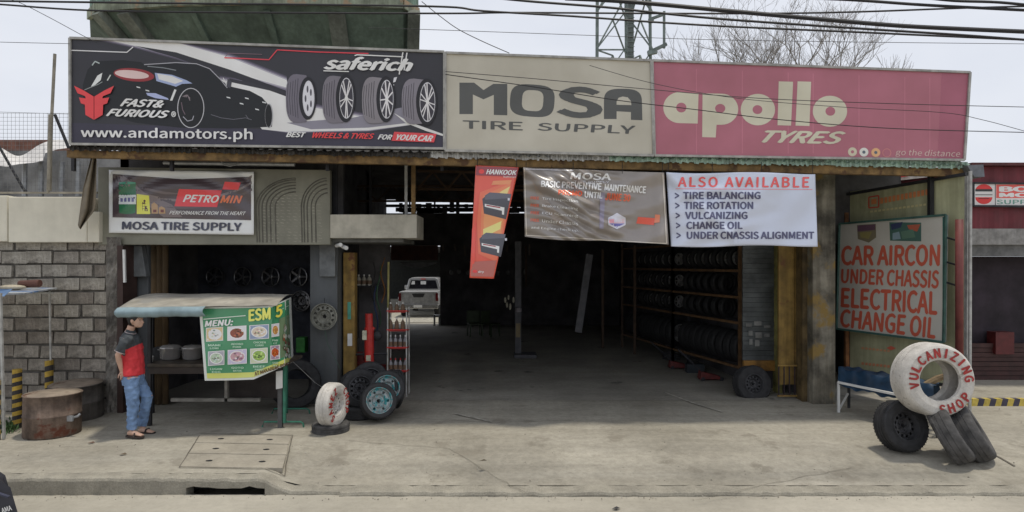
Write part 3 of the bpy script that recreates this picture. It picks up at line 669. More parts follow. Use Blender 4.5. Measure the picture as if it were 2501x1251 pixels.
q = [(1593, 148), (2369, 177), (2355, 391), (1599, 380)]
b3 = board('billboard', 'faded crimson billboard at the right end with beige rounded letters', q, SF, frame_grey, bk)
pr = Print(SF, b3, sign_ink, 1.7); RD = (149, 91, 104); LE = (176, 172, 154)
pr.poly([(1592, 150), (2367, 179), (2353, 388), (1598, 378)], RD)
for k in range(7):
    x = 1700 + k * 95 + (k % 3) * 17; pr.rect(x, 165 + (x - 1600) * .038, x + 2, 375, (162, 102, 116))
pr.poly([(2300, 177), (2367, 179), (2353, 388), (2290, 387)], (142, 82, 98))
pr.poly([(1664, 225)] + [(1660 + 40 * math.cos(a), 263 - 38 * math.sin(a)) for a in [math.pi / 2 + math.pi * i / 16 for i in range(17)]] + [(1704, 302), (1706, 228)], LE); pr.ell(1664, 263, 12.5, 12, RD)
pr.poly([(1716, 228), (1760, 229)] + [(1762 + 41 * math.cos(a), 267 - 38 * math.sin(a)) for a in [math.pi / 2 - math.pi * i / 16 for i in range(17)]] + [(1750, 305), (1748, 336), (1715, 335)], LE); pr.ell(1759, 265, 12.5, 11, RD)
pr.ell(1851, 268, 42, 38.5, LE, 32); pr.ell(1850, 268, 12, 11, RD)
pr.poly([(1902, 199), (1937, 200), (1932, 307), (1899, 306)], LE); pr.poly([(1948, 199), (1981, 200), (1977, 308), (1943, 307)], LE)
pr.ell(2027, 272, 42, 38, LE, 32); pr.ell(2028, 272, 12, 11, RD)
for x, c in ((2082, (176, 170, 150)), (2110, (190, 190, 185)), (2139, (196, 150, 110)), (2166, (170, 110, 110))): pr.ell(x, 371 + (x - 2082) * .03, 11, 11, c, 16); pr.ell(x, 371 + (x - 2082) * .03, 9 if x > 2150 else 4, 9 if x > 2150 else 4, RD if x > 2150 or x < 2100 else (80, 90, 100), 12)
pr.done()
pr.text('TYRES', ((1868, 318), (2067, 321), (2060, 353), (1859, 349)), LE, .04, .35)
pr.text('go the distance', ((2188, 364), (2346, 368), (2344, 388), (2187, 383)), (178, 158, 152), .0, .12)
# sign posts behind
for i, px in enumerate((180, 420, 800, 1080, 1250, 1470, 1590, 1770, 2060, 2340)):
    A = SF(px, 380, .35); mb = MB(); mb.bar((A.x, A.y, A.z - .25), (A.x, A.y, A.z + 1.4), .05); part('sign_post', mb, dark_steel, sb)

# ================================================================ BANNERS
def banner(name, label, q, depth, fold, nx=48, ny=24, back=None, gain=1.8, amp=1.0):
    f = quad_map(q); inv = {}
    def surf(px, py, off=0.0):
        x0 = min(a[0] for a in q); x1 = max(a[0] for a in q); y0 = min(a[1] for a in q); y1 = max(a[1] for a in q)
        s, t = (px - x0) / (x1 - x0), (py - y0) / (y1 - y0)
        return P(px, py, depth(px) + fold(s, t) * amp + off)
    c0 = surf(*f(.5, 0)); o = thing(name, label, 'banner', (c0.x, c0.y, c0.z))
    return o, surf, f
def cloth(o, surf, f, col, nx=56, ny=28, gain=1.8, wob=None, name='cloth'):
    mb = MB(); mb.col = tuple(min(.9, v * gain) for v in lin(col))
    def fn(u, v):
        x, y = f(u, v)
        if wob: y += wob(u, v)
        return surf(x, y)
    mb.grid(fn, nx, ny); p = part(name, mb, cloth_ink, o, smooth=True)
    m = p.modifiers.new('thickness', 'SOLIDIFY'); m.thickness = .002; m.offset = 0; return p
def ropes(o, a, b):
    mb = MB(); mb.tube([a, b], .005, 4); part('tie_cord', mb, black_m, o)
edge = lambda px: SF(px, 420).y
# petromin style banner
fold1 = lambda s, t: .02 * math.sin(9 * (t - .5 * (2 * s - 1) ** 2) * 2) * (1 - t) + .006 * math.sin(s * 31)
D1 = lambda px: fas(px, 500).y - .05
q = [(266, 415), (620, 420), (620, 574), (266, 569)]
o, sf, f = banner('banner', 'white bordered banner with green oil drum picture, on the grey fascia', q, D1, fold1)
cloth(o, sf, f, (186, 190, 205))
pr = Print(sf, o, cloth_ink, 1.8, .009, 6)
pr.poly([(275, 425), (445, 438), (613, 432), (613, 538), (275, 531)], (62, 52, 56))
for k, (c, e) in enumerate((((88, 78, 80), 0), ((104, 94, 94), 3), ((74, 64, 66), 8))):
    pts = [(285 + 330 * i / 14, 428 + e + 44 * math.sin(math.pi * i / 14) ** .8 + k * 12) for i in range(15)]
    pr.poly(pts + [(x, y + 6) for x, y in pts[::-1]], c)
pr.poly([(285, 430), (300, 428), (352, 470), (420, 500), (445, 530), (400, 531), (330, 480)], (98, 88, 90))
pr.rect(290, 447, 332, 477, (38, 92, 66)); pr.rect(290, 476, 332, 499, (180, 186, 205)); pr.rect(291, 499, 331, 519, (34, 96, 64)); pr.ell(311, 519, 20, 4, (30, 90, 60), 14); pr.ell(311, 447, 21, 3, (60, 130, 110), 14)
for k in range(4): pr.rect(294 + k * 9, 483, 300 + k * 9, 493, (90, 92, 130))
pr.poly([(334, 474), (364, 478), (367, 523), (334, 523)], (215, 196, 70)); pr.poly([(345, 515), (346, 496), (352, 488), (358, 490), (361, 516)], (64, 34, 34))
for x, h in ((378, 14), (396, 9)): pr.poly([(x - 8, 522), (x - 8, 522 - h * 1.6), (x - 2, 522 - h * 2), (x + 7, 522 - h * 1.5), (x + 8, 522)], (150, 120, 84)); pr.rect(x - 4, 512, x + 4, 519, (90, 40, 36))
pr.poly([(437, 462), (542, 465), (530, 506), (426, 504)], (196, 44, 50)); pr.poly([(549, 444), (588, 446), (582, 464), (543, 463)], (186, 40, 46))
pr.done()
pr.text('PETRO', ((450, 475), (536, 477), (533, 496), (446, 494)), (222, 222, 226), .035, .2); pr.text('MIN', ((540, 477), (593, 478), (590, 497), (537, 496)), (225, 96, 56), .035, .2)
pr.text('PERFORMANCE FROM THE HEART', ((415, 515), (601, 517), (599, 526), (413, 524)), (205, 205, 212), .02, .2)
pr.text('MOSA TIRE SUPPLY', ((298, 541), (591, 544), (590, 565), (297, 561)), (38, 40, 58), .04)
# hanging red battery banner
fold2 = lambda s, t: .03 * math.sin(s * 6 + t * 2) + .01 * math.sin(t * 14)
q = [(1162, 404), (1267, 409), (1206, 681), (1147, 679)]
D2 = lambda px: edge(px) + .06
o, sf, f = banner('banner', 'narrow tapering red and orange banner with two car batteries, hanging from the eave beam', q, D2, fold2)
cloth(o, sf, f, (186, 74, 58), 16, 40); pr = Print(sf, o, cloth_ink, 1.8, .009, 6)
pr.poly([(1163, 406), (1265, 410), (1262, 432), (1162, 428)], (120, 50, 60))
for k, (c, e) in enumerate((((206, 92, 66), 0), ((212, 108, 72), 8), ((214, 126, 80), 16))):
    pr.poly([(1172 + e, 470 + e), (1250 - e * .4, 440 + e), (1240 - e * .5, 520), (1226 - e * .5, 590), (1212, 640 - e * 2), (1168 + e, 620 - e), (1165 + e, 540)], c)
pr.poly([(1205, 442), (1250, 440), (1246, 450), (1200, 452)], (226, 120, 80)); pr.poly([(1180, 560), (1225, 540), (1222, 560), (1180, 580)], (214, 180, 110)); pr.poly([(1220, 470), (1246, 455), (1236, 480)], (220, 170, 110))
pr.poly([(1150, 640), (1212, 636), (1205, 676), (1150, 675)], (150, 84, 78)); pr.poly([(1153, 560), (1163, 540), (1160, 640), (1150, 660)], (216, 66, 56))
for (ox, oy, k) in ((0, 0, 1), (-7, 98, .9)):
    B = lambda x, y: (1178 + ox + (x - 1178) * k, 475 + oy + (y - 475) * k)
    pr.poly([B(1178, 486), B(1192, 474), B(1248, 478), B(1236, 536), B(1182, 522)], (54, 54, 62)); pr.poly([B(1184, 478), B(1196, 470), B(1249, 474), B(1247, 484), B(1184, 488)], (76, 76, 86))
    pr.poly([B(1184, 498), B(1232, 507), B(1231, 525), B(1226, 524), B(1226, 515), B(1184, 505)], (190, 200, 212)); pr.poly([B(1188, 500), B(1222, 506), B(1222, 509), B(1188, 503)], (130, 50, 56))
    pr.rect(1240 + ox, 484 + oy, 1245 + ox, 490 + oy, (170, 172, 180))
pr.ell(1176, 419, 7, 6, (214, 50, 50), 8); pr.ell(1160, 663, 6, 4, (190, 50, 55), 8)
pr.done(); pr.text('HANKOOK', ((1188, 413), (1263, 416), (1262, 428), (1187, 426)), (225, 225, 230), .04, .25); pr.text('batteries', ((1230, 429), (1260, 430), (1260, 435), (1230, 434)), (220, 200, 200), .0); pr.text('dry', (1168, 661, 1182, 668), (205, 190, 190), .02)
ropes(o, SF(1166, 385, .05), sf(1166, 408)); ropes(o, SF(1262, 388, .05), sf(1262, 412))
# brown maintenance banner
def fold3(s, t): return 2.4 * fold3_(s, t) + .03
def fold3_(s, t):
    d = (t - 1.25 * s); w = math.exp(-((d - .02) / .10) ** 2) * (1 - s * .9)
    return -.085 * w + .045 * math.sin((s * 3 + .4) * 3.2) + .022 * math.sin(26 * (t - .6 * s)) * math.exp(-((s - .4) / .2) ** 2 - ((t - .5) / .22) ** 2) + .013 * math.sin(52 * (t - .75 * s) + 3 * math.sin(9 * s)) * math.exp(-((s - .38) / .25) ** 2) + .010 * math.sin(34 * (t + .3 * s) + 4 * math.sin(7 * s + 2)) * (1 - s) + .03 * math.sin(s * 45) * max(0, s - .7) + .012 * math.sin(11 * s + 15 * t)
q = [(1278, 409), (1622, 422), (1633, 598), (1282, 578)]
D3 = lambda px: edge(px) - .02
o, sf, f = banner('banner', 'creased brown-grey banner about basic preventive maintenance, between the red and the white banner', q, D3, fold3)
cloth(o, sf, f, (118, 112, 108), 130, 90, wob=lambda u, v: 10 * (1 - v) * math.sin(math.pi * u) * (.5 - u) * 2); pr = Print(sf, o, cloth_ink, 1.8, .010, 4)
pr.line([(1281, 412), (1286, 575), (1400, 581), (1500, 588), (1628, 595), (1619, 426)], 2.6, (166, 160, 152)); pr.line([(1284, 413), (1400, 417)], 2, (170, 168, 172))
pr.poly([(1300, 440), (1322, 470), (1370, 530), (1400, 556), (1360, 548), (1320, 500)], (122, 112, 104))
pr.poly([(1485, 532), (1497, 526), (1507, 520), (1517, 526), (1528, 532), (1528, 550), (1507, 560), (1486, 550)], (178, 178, 200)); pr.poly([(1488, 534), (1526, 534), (1526, 545), (1488, 545)], (190, 130, 140)); pr.poly([(1488, 546), (1526, 546), (1507, 556)], (88, 88, 150))
pr.poly([(1558, 530), (1600, 533), (1597, 550), (1554, 546)], (196, 74, 60)); pr.poly([(1600, 524), (1612, 525), (1611, 543), (1598, 545)], (190, 110, 84))
pr.poly([(1466, 470), (1478, 471), (1474, 560), (1464, 560)], (120, 116, 134))
pr.done()
Wt = (206, 202, 206); Or = (196, 88, 62)
pr.text('MOSA', ((1396, 421), (1494, 424), (1492, 441), (1392, 438)), (200, 204, 222), .03); pr.text('TIRE SUPPLY', ((1402, 441), (1488, 443), (1488, 447), (1402, 445)), (180, 180, 190), .01)
pr.text('BASIC PREVENTIVE', ((1322, 441), (1470, 447), (1469, 465), (1321, 457)), Wt, .045); pr.text('MAINTENANCE', ((1477, 449), (1579, 455), (1577, 473), (1476, 466)), Wt, .045)
pr.text('PROMO', ((1364, 463), (1423, 466), (1422, 480), (1363, 476)), Or, .05); pr.text('UNTIL', ((1428, 467), (1473, 470), (1471, 486), (1427, 483)), Wt, .05); pr.text('JUNE 30', ((1479, 470), (1541, 475), (1539, 493), (1477, 489)), Or, .05)
for i, tx in enumerate(('Tire Inspection', 'Brake Cleaning', 'ECU Scanning', 'Under Chassis')):
    y = 480 + i * 18; pr.text('FREE', ((1296, y), (1317, y + 1), (1317, y + 8), (1296, y + 7)), Or, .03); pr.text(tx, ((1324, y + 1), (1412, y + 8), (1412, y + 17), (1324, y + 9)), Wt, .02)
pr.text('and Engine check up.', ((1297, 552), (1414, 560), (1414, 568), (1297, 560)), Wt, .02)
# white services banner
def fold4(s, t): return 1.5 * fold4_(s, t)
def fold4_(s, t):
    return .02 * math.sin(s * 7 + t * 3) - .04 * math.exp(-((t - .25 - .35 * (s - .35) ** 2 * 4) / .06) ** 2 - ((s - .35) / .22) ** 2) + .02 * math.sin(9 * t - 5 * s) * (1 - s) + .008 * math.sin(s * 23 + t * 9) + .010 * math.sin(30 * (t + .5 * s)) * math.exp(-((s - .35) / .25) ** 2) - .035 * math.exp(-((t - .9 * s * 2.2) / .1) ** 2) * (s < .45)
q = [(1627, 421), (1991, 424), (1997, 601), (1639, 602)]
D4 = lambda px: edge(px) - .02
o, sf, f = banner('banner', 'white cloth banner listing also available services in red and navy lettering', q, D4, fold4)
cloth(o, sf, f, (166, 172, 216), 80, 40, wob=lambda u, v: 2 * math.sin(u * 8)); pr = Print(sf, o, cloth_ink, 1.8, .006, 7)
pr.line([(1650, 461), (1984, 463)], 1.6, (205, 120, 130)); pr.done()
Nv = (58, 58, 88)
pr.text('ALSO AVAILABLE', ((1656, 432), (1977, 432), (1976, 459), (1655, 457)), (206, 70, 70), .03, 0, 1.1)
for i, (tx, x0, x1) in enumerate((('TIRE BALANCING', 1668, 1858), ('TIRE ROTATION', 1670, 1840), ('VULCANIZING', 1673, 1826), ('CHANGE OIL', 1676, 1814), ('UNDER CNASSIS ALIGNMENT', 1677, 1989))):
    y = 468.5 + i * 24.3; pr.text('>', (1648 + i, y + 2, 1659 + i, y + 17), Nv, .03); pr.text(tx, (x0, y, x1, y + 18.5), Nv, .04)
for px in (1285, 1400, 1520, 1618, 1632, 1740, 1860, 1985): ropes(o, SF(px, 396, .05), P(px, 424, edge(px)))
# hanging brown tarp at left
mb = MB()
def ht(u, v):
    xl = 222 + (203 - 222) * min(1, v * 2.2) if v < .45 else 203 - 12 * (v - .45) / .55; xr = 236 - 3 * v if v < .75 else 234 - (v - .75) * 130
    return P(xl + (xr - xl) * u, 385 + 165 * v + (10 * math.sin(u * 3) if v > .1 else 0) * v, 9.95 + .06 * math.sin(u * 10 + v * 2) + .05 * v)
mb.grid(ht, 16, 26); o = single('hanging_tarpaulin', mb, M('brown_tarpaulin', (.20, .165, .115), .8, var=.15, scale=5), 'torn brown tarpaulin hanging from the left roof corner', 'tarpaulin', smooth=True)
m = o.modifiers.new('thickness', 'SOLIDIFY'); m.thickness = .004

#@@PART2
# ================================================================ RIGHT SIDE WALL AND ITS BOARDS
A0, B0 = (6.30, 11.75), (7.05, 9.75)
SW = plane(A0, B0, -.28)
swt = thing('side_partition', 'olive painted side partition with faded orange lettering behind the services board', 'partition', (6.9, 11, 0))
olive = M('olive_cream_panel', (.50, .50, .31), .75, var=.12, scale=2, streak=.35)
mb = MB(); mb.slab([SW(2076, 905), SW(2362, 955), SW(2362, 430), SW(2076, 468)], .05); part('panel', mb, olive, swt)
pr = Print(SW, swt, sign_ink, 1.7); OR = (176, 110, 70)
pr.line([(2122, 508), (2122, 482), (2146, 478), (2146, 506), (2122, 508)], 3, (170, 60, 50)); pr.rect(2128, 487, 2141, 500, OR, -2)
rg = random.Random(9)
for i in range(12): x = 2150 + i * 10; pr.rect(x, 484 - i * 1.9, x + 7, 498 - i * 1.9, OR, -1)
for i in range(14): x = 2125 + i * 10; pr.rect(x, 515 - i * 1.3, x + 7, 520 - i * 1.3, (168, 160, 120), -1)
for i in range(8): x = 2104 + i * 9; pr.rect(x, 848 + i, x + 6, 853 + i, (180, 130, 96)); pr.rect(x, 885 + i, x + 6, 891 + i, (170, 110, 80))
pr.poly([(2165, 850), (2176, 845), (2188, 851), (2176, 856)], (185, 90, 70)); pr.done()
for (x0, y0, x1, y1, wd, m) in ((2066, 520, 2068, 905, .07, M('orange_rust_post', (.30, .13, .05), .8, var=.3)), (2364, 430, 2362, 960, .06, pale_metal), (2273, 400, 2273, 530, .07, dark_steel), (2070, 475, 2360, 425, .05, dark_steel), (2068, 900, 2360, 950, .05, dark_steel)):
    mb = MB(); mb.bar(SW(x0, y0, -.06), SW(x1, y1, -.06), wd); part('steel_post', mb, m, swt)
mb = MB(); mb.tube([P(2343, 870, 9.62), P(2343, 536, 9.62)], .055, 12); o = single('red_pipe', mb, M('faded_red_pipe', (.24, .06, .055), .6, .1, var=.2, scale=3, streak=.5), 'upright dull red steel pipe right of the car aircon board', 'pipe', smooth=True)
mb = MB(); mb.tube([P(2368, 1010, 9.7), P(2370, 418, 9.7)], .025, 8); part('pale_pole', mb, pale_metal, swt)
# services board
SV = plane(A0, B0)
q = [(2050, 547), (2310, 525), (2305, 836), (2043, 803)]
o = board('services_board', 'square grey board with red-orange words CAR AIRCON UNDER CHASSIS ELECTRICAL CHANGE OIL', q, SV, M('dark_green_edge', (.05, .12, .10), .6), bk, .06)
pr = Print(SV, o, sign_ink, 1.3); pr.poly([(2051, 549), (2309, 527), (2304, 834), (2044, 801)], (172, 169, 161))
pr.poly([(2093, 550), (2139, 547), (2140, 580), (2122, 593), (2095, 584)], (112, 104, 84)); pr.poly([(2095, 551), (2138, 548), (2137, 562), (2094, 566)], (92, 68, 84)); pr.poly([(2100, 568), (2130, 566), (2122, 584), (2102, 580)], (128, 120, 76))
pr.poly([(2172, 543), (2250, 544), (2250, 590), (2174, 588)], (62, 92, 84)); pr.poly([(2215, 550), (2248, 548), (2240, 566), (2220, 560)], (160, 84, 64)); pr.poly([(2175, 548), (2205, 542), (2200, 556), (2178, 562)], (46, 54, 84)); pr.poly([(2200, 566), (2230, 560), (2236, 580), (2204, 584)], (84, 112, 96)); pr.poly([(2180, 570), (2196, 566), (2200, 584), (2180, 586)], (120, 140, 150))
pr.rect(2302, 530, 2308, 832, (40, 84, 76)); pr.done()
RO = (176, 82, 62)
pr.text('CAR AIRCON', ((2055, 600), (2297, 596), (2295, 651), (2054, 649)), RO, .038); pr.text('UNDER CHASSIS', ((2055, 656), (2295, 660), (2292, 706), (2053, 692)), RO, .038)
pr.text('ELECTRICAL', ((2055, 702), (2291, 711), (2289, 771), (2053, 751)), RO, .038); pr.text('CHANGE OIL', ((2054, 754), (2288, 775), (2284, 829), (2050, 799)), RO, .038)
for y in (580, 640, 690): mb = MB(); mb.bar(SV(2312, y, .02), P(2338, y + 8, 9.66), .025); part('bracket', mb, dark_steel, o)
mb = MB(); mb.bar(SV(2048, 635, .03), SV(2020, 636, .03), .05); part('bracket', mb, dark_steel, o)
mb = MB(); mb.slab([P(2380, 432, 9.95), P(2405, 432, 9.95), P(2402, 402, 9.95), P(2362, 404, 9.95)], .5); part('eave_end_cap', mb, M('grey_eave_end', (.16, .17, .19), .6), sb)
# red sign glimpsed in the gap under the eave
mb = MB(); mb.slab([P(2075, 455, 12.3), P(2290, 430, 12.3), P(2290, 415, 12.3), P(2075, 415, 12.3)], .04)
o = single('banner_strip', mb, M('pale_pink_white', (.55, .50, .48), .6), 'white and red strip glimpsed in the gap under the right end of the eave', 'sign')
mb = MB(); mb.slab([P(2170, 438, 12.25), P(2225, 430, 12.25), P(2210, 420, 12.25), P(2180, 422, 12.25)], .01); part('red_blob', mb, red_m, o)
for i in range(5): mb = MB(); x = 2082 + i * 16; mb.slab([P(x, 465, 12.1), P(x + 7, 465, 12.1), P(x + 7, 415, 12.1), P(x, 415, 12.1)], .04); part('slat', mb, rust_beam, o)

# ================================================================ RED NEIGHBOUR SHOP
ns = thing('red_neighbour_shop', 'dark red corrugated shop front with roller gate at the right edge', 'building', (10.5, 13, 0))
ny = 12.9; nx0, nx1 = PX(2368, ny), PX(2368, ny) + 9
crim = M('crimson_cladding', (.20, .022, .035), .55, var=.15, scale=2, streak=.3)
mb = MB(); n = 90
vs = []; fs = []
for i in range(n + 1):
    x = nx0 + (nx1 - nx0) * i / n; y = ny - (.03 if i % 4 in (1, 2) else 0); vs += [(x, y, PZ(560, ny)), (x, y, PZ(406, ny))]
for i in range(n): fs.append((2*i, 2*i+2, 2*i+3, 2*i+1))
mb.add(vs, fs); part('cladding', mb, crim, ns)
mb = MB(); mb.box((nx0 - .1, ny - .2, PZ(408, ny)), (nx1, ny + 6, PZ(401, ny))); part('roof', mb, M('dark_red_roof', (.10, .02, .02), .6), ns)
mb = MB(); mb.box((nx0, ny - .06, PZ(598, ny)), (nx1, ny + .3, PZ(559, ny))); part('lintel', mb, M('grey_lintel', (.35, .34, .33), .8, streak=.3), ns)
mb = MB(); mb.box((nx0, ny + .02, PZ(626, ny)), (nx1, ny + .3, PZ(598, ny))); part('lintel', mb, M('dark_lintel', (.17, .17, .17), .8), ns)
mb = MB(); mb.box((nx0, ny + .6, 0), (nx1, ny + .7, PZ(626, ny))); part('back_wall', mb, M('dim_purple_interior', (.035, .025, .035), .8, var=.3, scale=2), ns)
mb = MB(); mb.box((nx0 - .02, ny, 0), (nx0 + .03, ny + 6, PZ(402, ny))); part('side_wall', mb, crim, ns)
for i in range(8):
    mb = MB(); mb.box((nx0 + .1, ny + .34 - (.02 if i % 2 else 0), i * .1), (nx1, ny + .38, i * .1 + .09)); part('gate_slat', mb, M('dark_red_gate', (.06, .022, .02), .6), ns)
mb = MB(); mb.box((PX(2455, ny), ny + .25, PZ(870, ny)), (PX(2501, ny), ny + .5, PZ(815, ny))); part('red_crate', mb, M('dim_red', (.12, .02, .02), .6), ns)
nsurf = plane((0, ny - .12), (10, ny - .12)); o = board('shop_sign', 'white sign with red and black roundels on the red shop front', [(2377, 447), (2700, 451), (2700, 508), (2377, 503)], nsurf, dark_steel, bk, .06)
pr = Print(nsurf, o, sign_ink, 1.7); pr.rect(2379, 449, 2690, 501, (186, 184, 184)); pr.rect(2433, 451, 2690, 484, (200, 80, 74))
pr.poly([(2382, 466)] + [(2403 - 21 * math.cos(a), 466 - 16 * math.sin(a)) for a in [math.pi * i / 10 for i in range(11)]], (184, 48, 48)); pr.rect(2382, 462, 2424, 468, (40, 44, 44))
pr.poly([(2382, 482)] + [(2403 - 21 * math.cos(a), 482 + 17 * math.sin(a)) for a in [math.pi * i / 10 for i in range(11)]], (184, 48, 48)); pr.rect(2382, 475, 2424, 477, (60, 60, 60)); pr.line([(2390, 485), (2416, 485)], 1.5, (40, 30, 30))
pr.rect(2430, 449, 2432, 501, (60, 60, 60)); pr.done()
pr.text('BO', (2440, 455, 2515, 469), (224, 220, 220), .06); pr.text('MO', (2440, 471, 2515, 482), (224, 220, 220), .06); pr.text('SUPPLY', (2434, 488, 2540, 499), (90, 130, 120), .02)
# striped kerb
pk = thing('striped_kerb', 'low yellow and black striped kerb in front of the red shop', 'kerb', G(2425, 985))
for i in range(9):
    mb = MB(); y0 = 10.8; x0 = PX(2372 + i * 14.5, y0); x1 = x0 + .104; mb.hexa([(x0, y0, 0), (x1, y0, 0), (x1, y0 + .15, 0), (x0, y0 + .15, 0), (x0 + .05, y0 + .02, .12), (x1 + .05, y0 + .02, .12), (x1 + .05, y0 + .13, .12), (x0 + .05, y0 + .13, .12)])
    part('painted_section', mb, M('yellow_road_paint', (.52, .40, .08), .8, var=.15, scale=9) if i % 2 == 0 else M('black_road_paint', (.05, .045, .07), .8), pk)

# ================================================================ TYRES AND WHEELS (canonical: axis along Y, face towards -Y)
AX = Matrix.Rotation(math.radians(90), 4, 'X')         # lathe axis Z -> -Y
def tyre_mb(R, w_, ri, n=48, tread=True):
    h = w_ / 2
    prof = [(ri, .80*h), (ri + .012, .98*h), ((ri*.6 + R*.4), 1.06*h), (R*.93, 1.0*h), (R*.975, .86*h), (R, .68*h)] if tread else [(ri, .80*h), (ri + .012, .98*h), ((ri*.6 + R*.4), 1.06*h), (R*.88, 1.03*h), (R*.935, .93*h), (R*.97, .78*h), (R*.99, .58*h), (R, .30*h), (R*.985, .28*h), (R*.985, .24*h), (R, .22*h), (R, -.22*h), (R*.985, -.24*h), (R*.985, -.28*h), (R, -.30*h), (R*.99, -.58*h)]
    if tread:
        for g0 in (.40, 0, -.40): prof += [(R, (g0 + .10)*h), (R*.975, (g0 + .08)*h), (R*.975, (g0 - .08)*h), (R, (g0 - .10)*h)]
    prof += [(R, -.68*h), (R*.975, -.86*h), (R*.93, -1.0*h), ((ri*.6 + R*.4), -1.06*h), (ri + .012, -.98*h), (ri, -.80*h), (ri + .03, -.5*h), (R*.93, -.6*h), (R*.93, .6*h), (ri + .03, .5*h)]
    mb = MB(); mb.lathe(prof, n, AX, closed=True)
    if tread:                                          # shoulder lugs
        m = n
        for k in range(m):
            t = 2 * math.pi * (k + .5) / m; dt = .3 * math.pi / m
            for sgn in (1, -1):
                vs = []
                for rr in (R*.985, R*1.006):
                    for hh in (.84*h, .52*h):
                        for tt in (t - dt, t + dt): vs.append(AX @ Vector((rr*math.cos(tt), rr*math.sin(tt), sgn*hh)))
                mb.add([vs[i] for i in (0, 1, 3, 2, 4, 5, 7, 6)], [(0,3,2,1),(4,5,6,7),(0,1,5,4),(1,2,6,5),(2,3,7,6),(3,0,4,7)])
    return mb
def rim_steel(ri, w_, holes=12, n=48):
    h = w_ / 2; mb = MB(); z = .35 * h
    mb.lathe([(ri + .012, .9*h), (ri - .004, .92*h), (ri - .012, .6*h), (ri*.90, z), (ri*.86, z)], n, AX)
    mb.lathe([(ri*.86, z), (ri*.80, z + .008), (ri*.62, z + .012), (ri*.56, z + .02)], n, AX, skip=lambda i, j: i == 1 and (j % (n // holes)) in (0, 1))
    mb.lathe([(ri*.56, z + .02), (ri*.44, z - .02), (ri*.22, z - .022), (ri*.2, z - .005), (ri*.17, z - .005), (ri*.16, z - .06)], n, AX)
    for k in range(5):
        t = 2 * math.pi * k / 5; mb.lathe([(.0001, z + .01), (ri*.045, z + .008), (ri*.05, z - .02)], 6, AX @ Matrix.Translation((ri*.32*math.cos(t), ri*.32*math.sin(t), 0)))
    mb.lathe([(ri - .014, -.9*h), (ri - .014, .6*h)], n, AX); mb.lathe([(ri*.84, z - .05), (.0001, z - .08)], n, AX)
    return mb
def rim_alloy(ri, w_, spokes=5, n=40):
    h = w_ / 2; mb = MB(); z = .55 * h
    mb.lathe([(ri + .01, .9*h), (ri - .004, .94*h), (ri*.93, .85*h), (ri*.91, z*.6), (ri*.90, -.8*h)], n, AX)
    for k in range(spokes):
        t = 2 * math.pi * k / spokes; d = Vector((math.cos(t), math.sin(t), 0)); s_ = Vector((-d.y, d.x, 0)); vs = []
        for (r_, w2, z0, z1) in ((ri*.12, ri*.11, z - .03, z + .005), (ri*.93, ri*.10, z - .02, z + .02)):
            for a_, zz in ((-1, z0), (1, z0), (1, z1), (-1, z1)): vs.append(AX @ (d * r_ + s_ * a_ * w2 + Vector((0, 0, zz))))
        mb.hexa(vs)
    mb.lathe([(ri*.22, z - .03), (ri*.22, z + .01), (ri*.1, z + .015), (.0001, z + .012)], 20, AX)
    return mb
def pose(c, yaw=0, roll=0, tilt=0): return Matrix.Translation(c) @ Matrix.Rotation(math.radians(yaw), 4, 'Z') @ Matrix.Rotation(math.radians(tilt), 4, 'X') @ Matrix.Rotation(math.radians(roll), 4, 'Y')
def xf(mb, X): m2 = MB(); m2.v = [X @ v for v in mb.v]; m2.f = mb.f; m2.c = mb.c; m2.m = mb.m; return m2
def wheel(name, label, X, R, w_, ri, rim=None, rubber_m=rubber, rim_m=steel_rim, cat='tyre', group=None, n=48, shade_backing=True, lugs=True):
    o = bpy.data.objects.new(name, None); C.objects.link(o); o.matrix_world = X; o.empty_display_size = .2; reg(o, X); tag(o, label, cat, group)
    part('tyre', xf(tyre_mb(R, w_, ri, n if lugs else 72, lugs), X), rubber_m, o, smooth=False)
    if rim == 'teal': part('rim', xf(rim_steel(ri, w_, 6, 48), X), rim_m, o)
    if rim == 'steel': part('rim', xf(rim_steel(ri, w_), X), rim_m, o)
    if rim == 'alloy': part('rim', xf(rim_alloy(ri, w_), X), rim_m, o)
    if rim == 'alloy6': part('rim', xf(rim_alloy(ri, w_, 7), X), rim_m, o)
    if rim and shade_backing: mb = MB(); mb.lathe([(.0001, -.2*w_), (ri*.9, -.2*w_)], 24, AX); part('rim_shadow_disc', xf(mb, X), M('rim_shade_dark', (.05, .05, .05), .7, .4), o)  # dark disc added as the shade behind the rim holes
    return o
def arc_text(o, X, word, r_, size, a_mid, step, mat, y, flip=1, bold=.03):
    for i, ch in enumerate(word):
        if ch == ' ': continue
        vs, fs = text_geo(ch, bold); wd = size * (.25 if ch in 'I' else .68); a = math.radians(a_mid - flip * step * (i - (len(word) - 1) / 2))
        mb = MB(); d = Vector((math.cos(a), 0, math.sin(a))); t = Vector((math.sin(a), 0, -math.cos(a))) * flip
        up = d * flip
        
        nk = 5 if bold > .0055 else 1; nv = len(vs) // nk; nf = len(fs) // nk
        for k in range(nk): mb.add([X @ (Vector((0, y - .0002 * k, 0)) + d * r_ + t * (x - .5) * wd + up * (yy - .5) * size) for x, yy in vs[k*nv:(k+1)*nv]], [[q_ - k*nv for q_ in f_] for f_ in fs[k*nf:(k+1)*nf]])
        part('painted_letter', mb, mat, o)

# big white tyre on its stack
yb = 8.2; X = pose(P(2276, 926, yb), 0, 0, -3)
o = wheel('painted_tyre', 'big white truck tyre with VULCANIZING SHOP painted in red around its side', X, .485, .34, .26, rubber_m=white_tyre, lugs=False, cat='tyre')
arc_text(o, X, 'VULCANIZING', .362, .13, 97, 18.5, red_ink, -.187, 1, .05); arc_text(o, X, 'SHOP', .37, .13, -62, 19, red_ink, -.187, -1, .05)
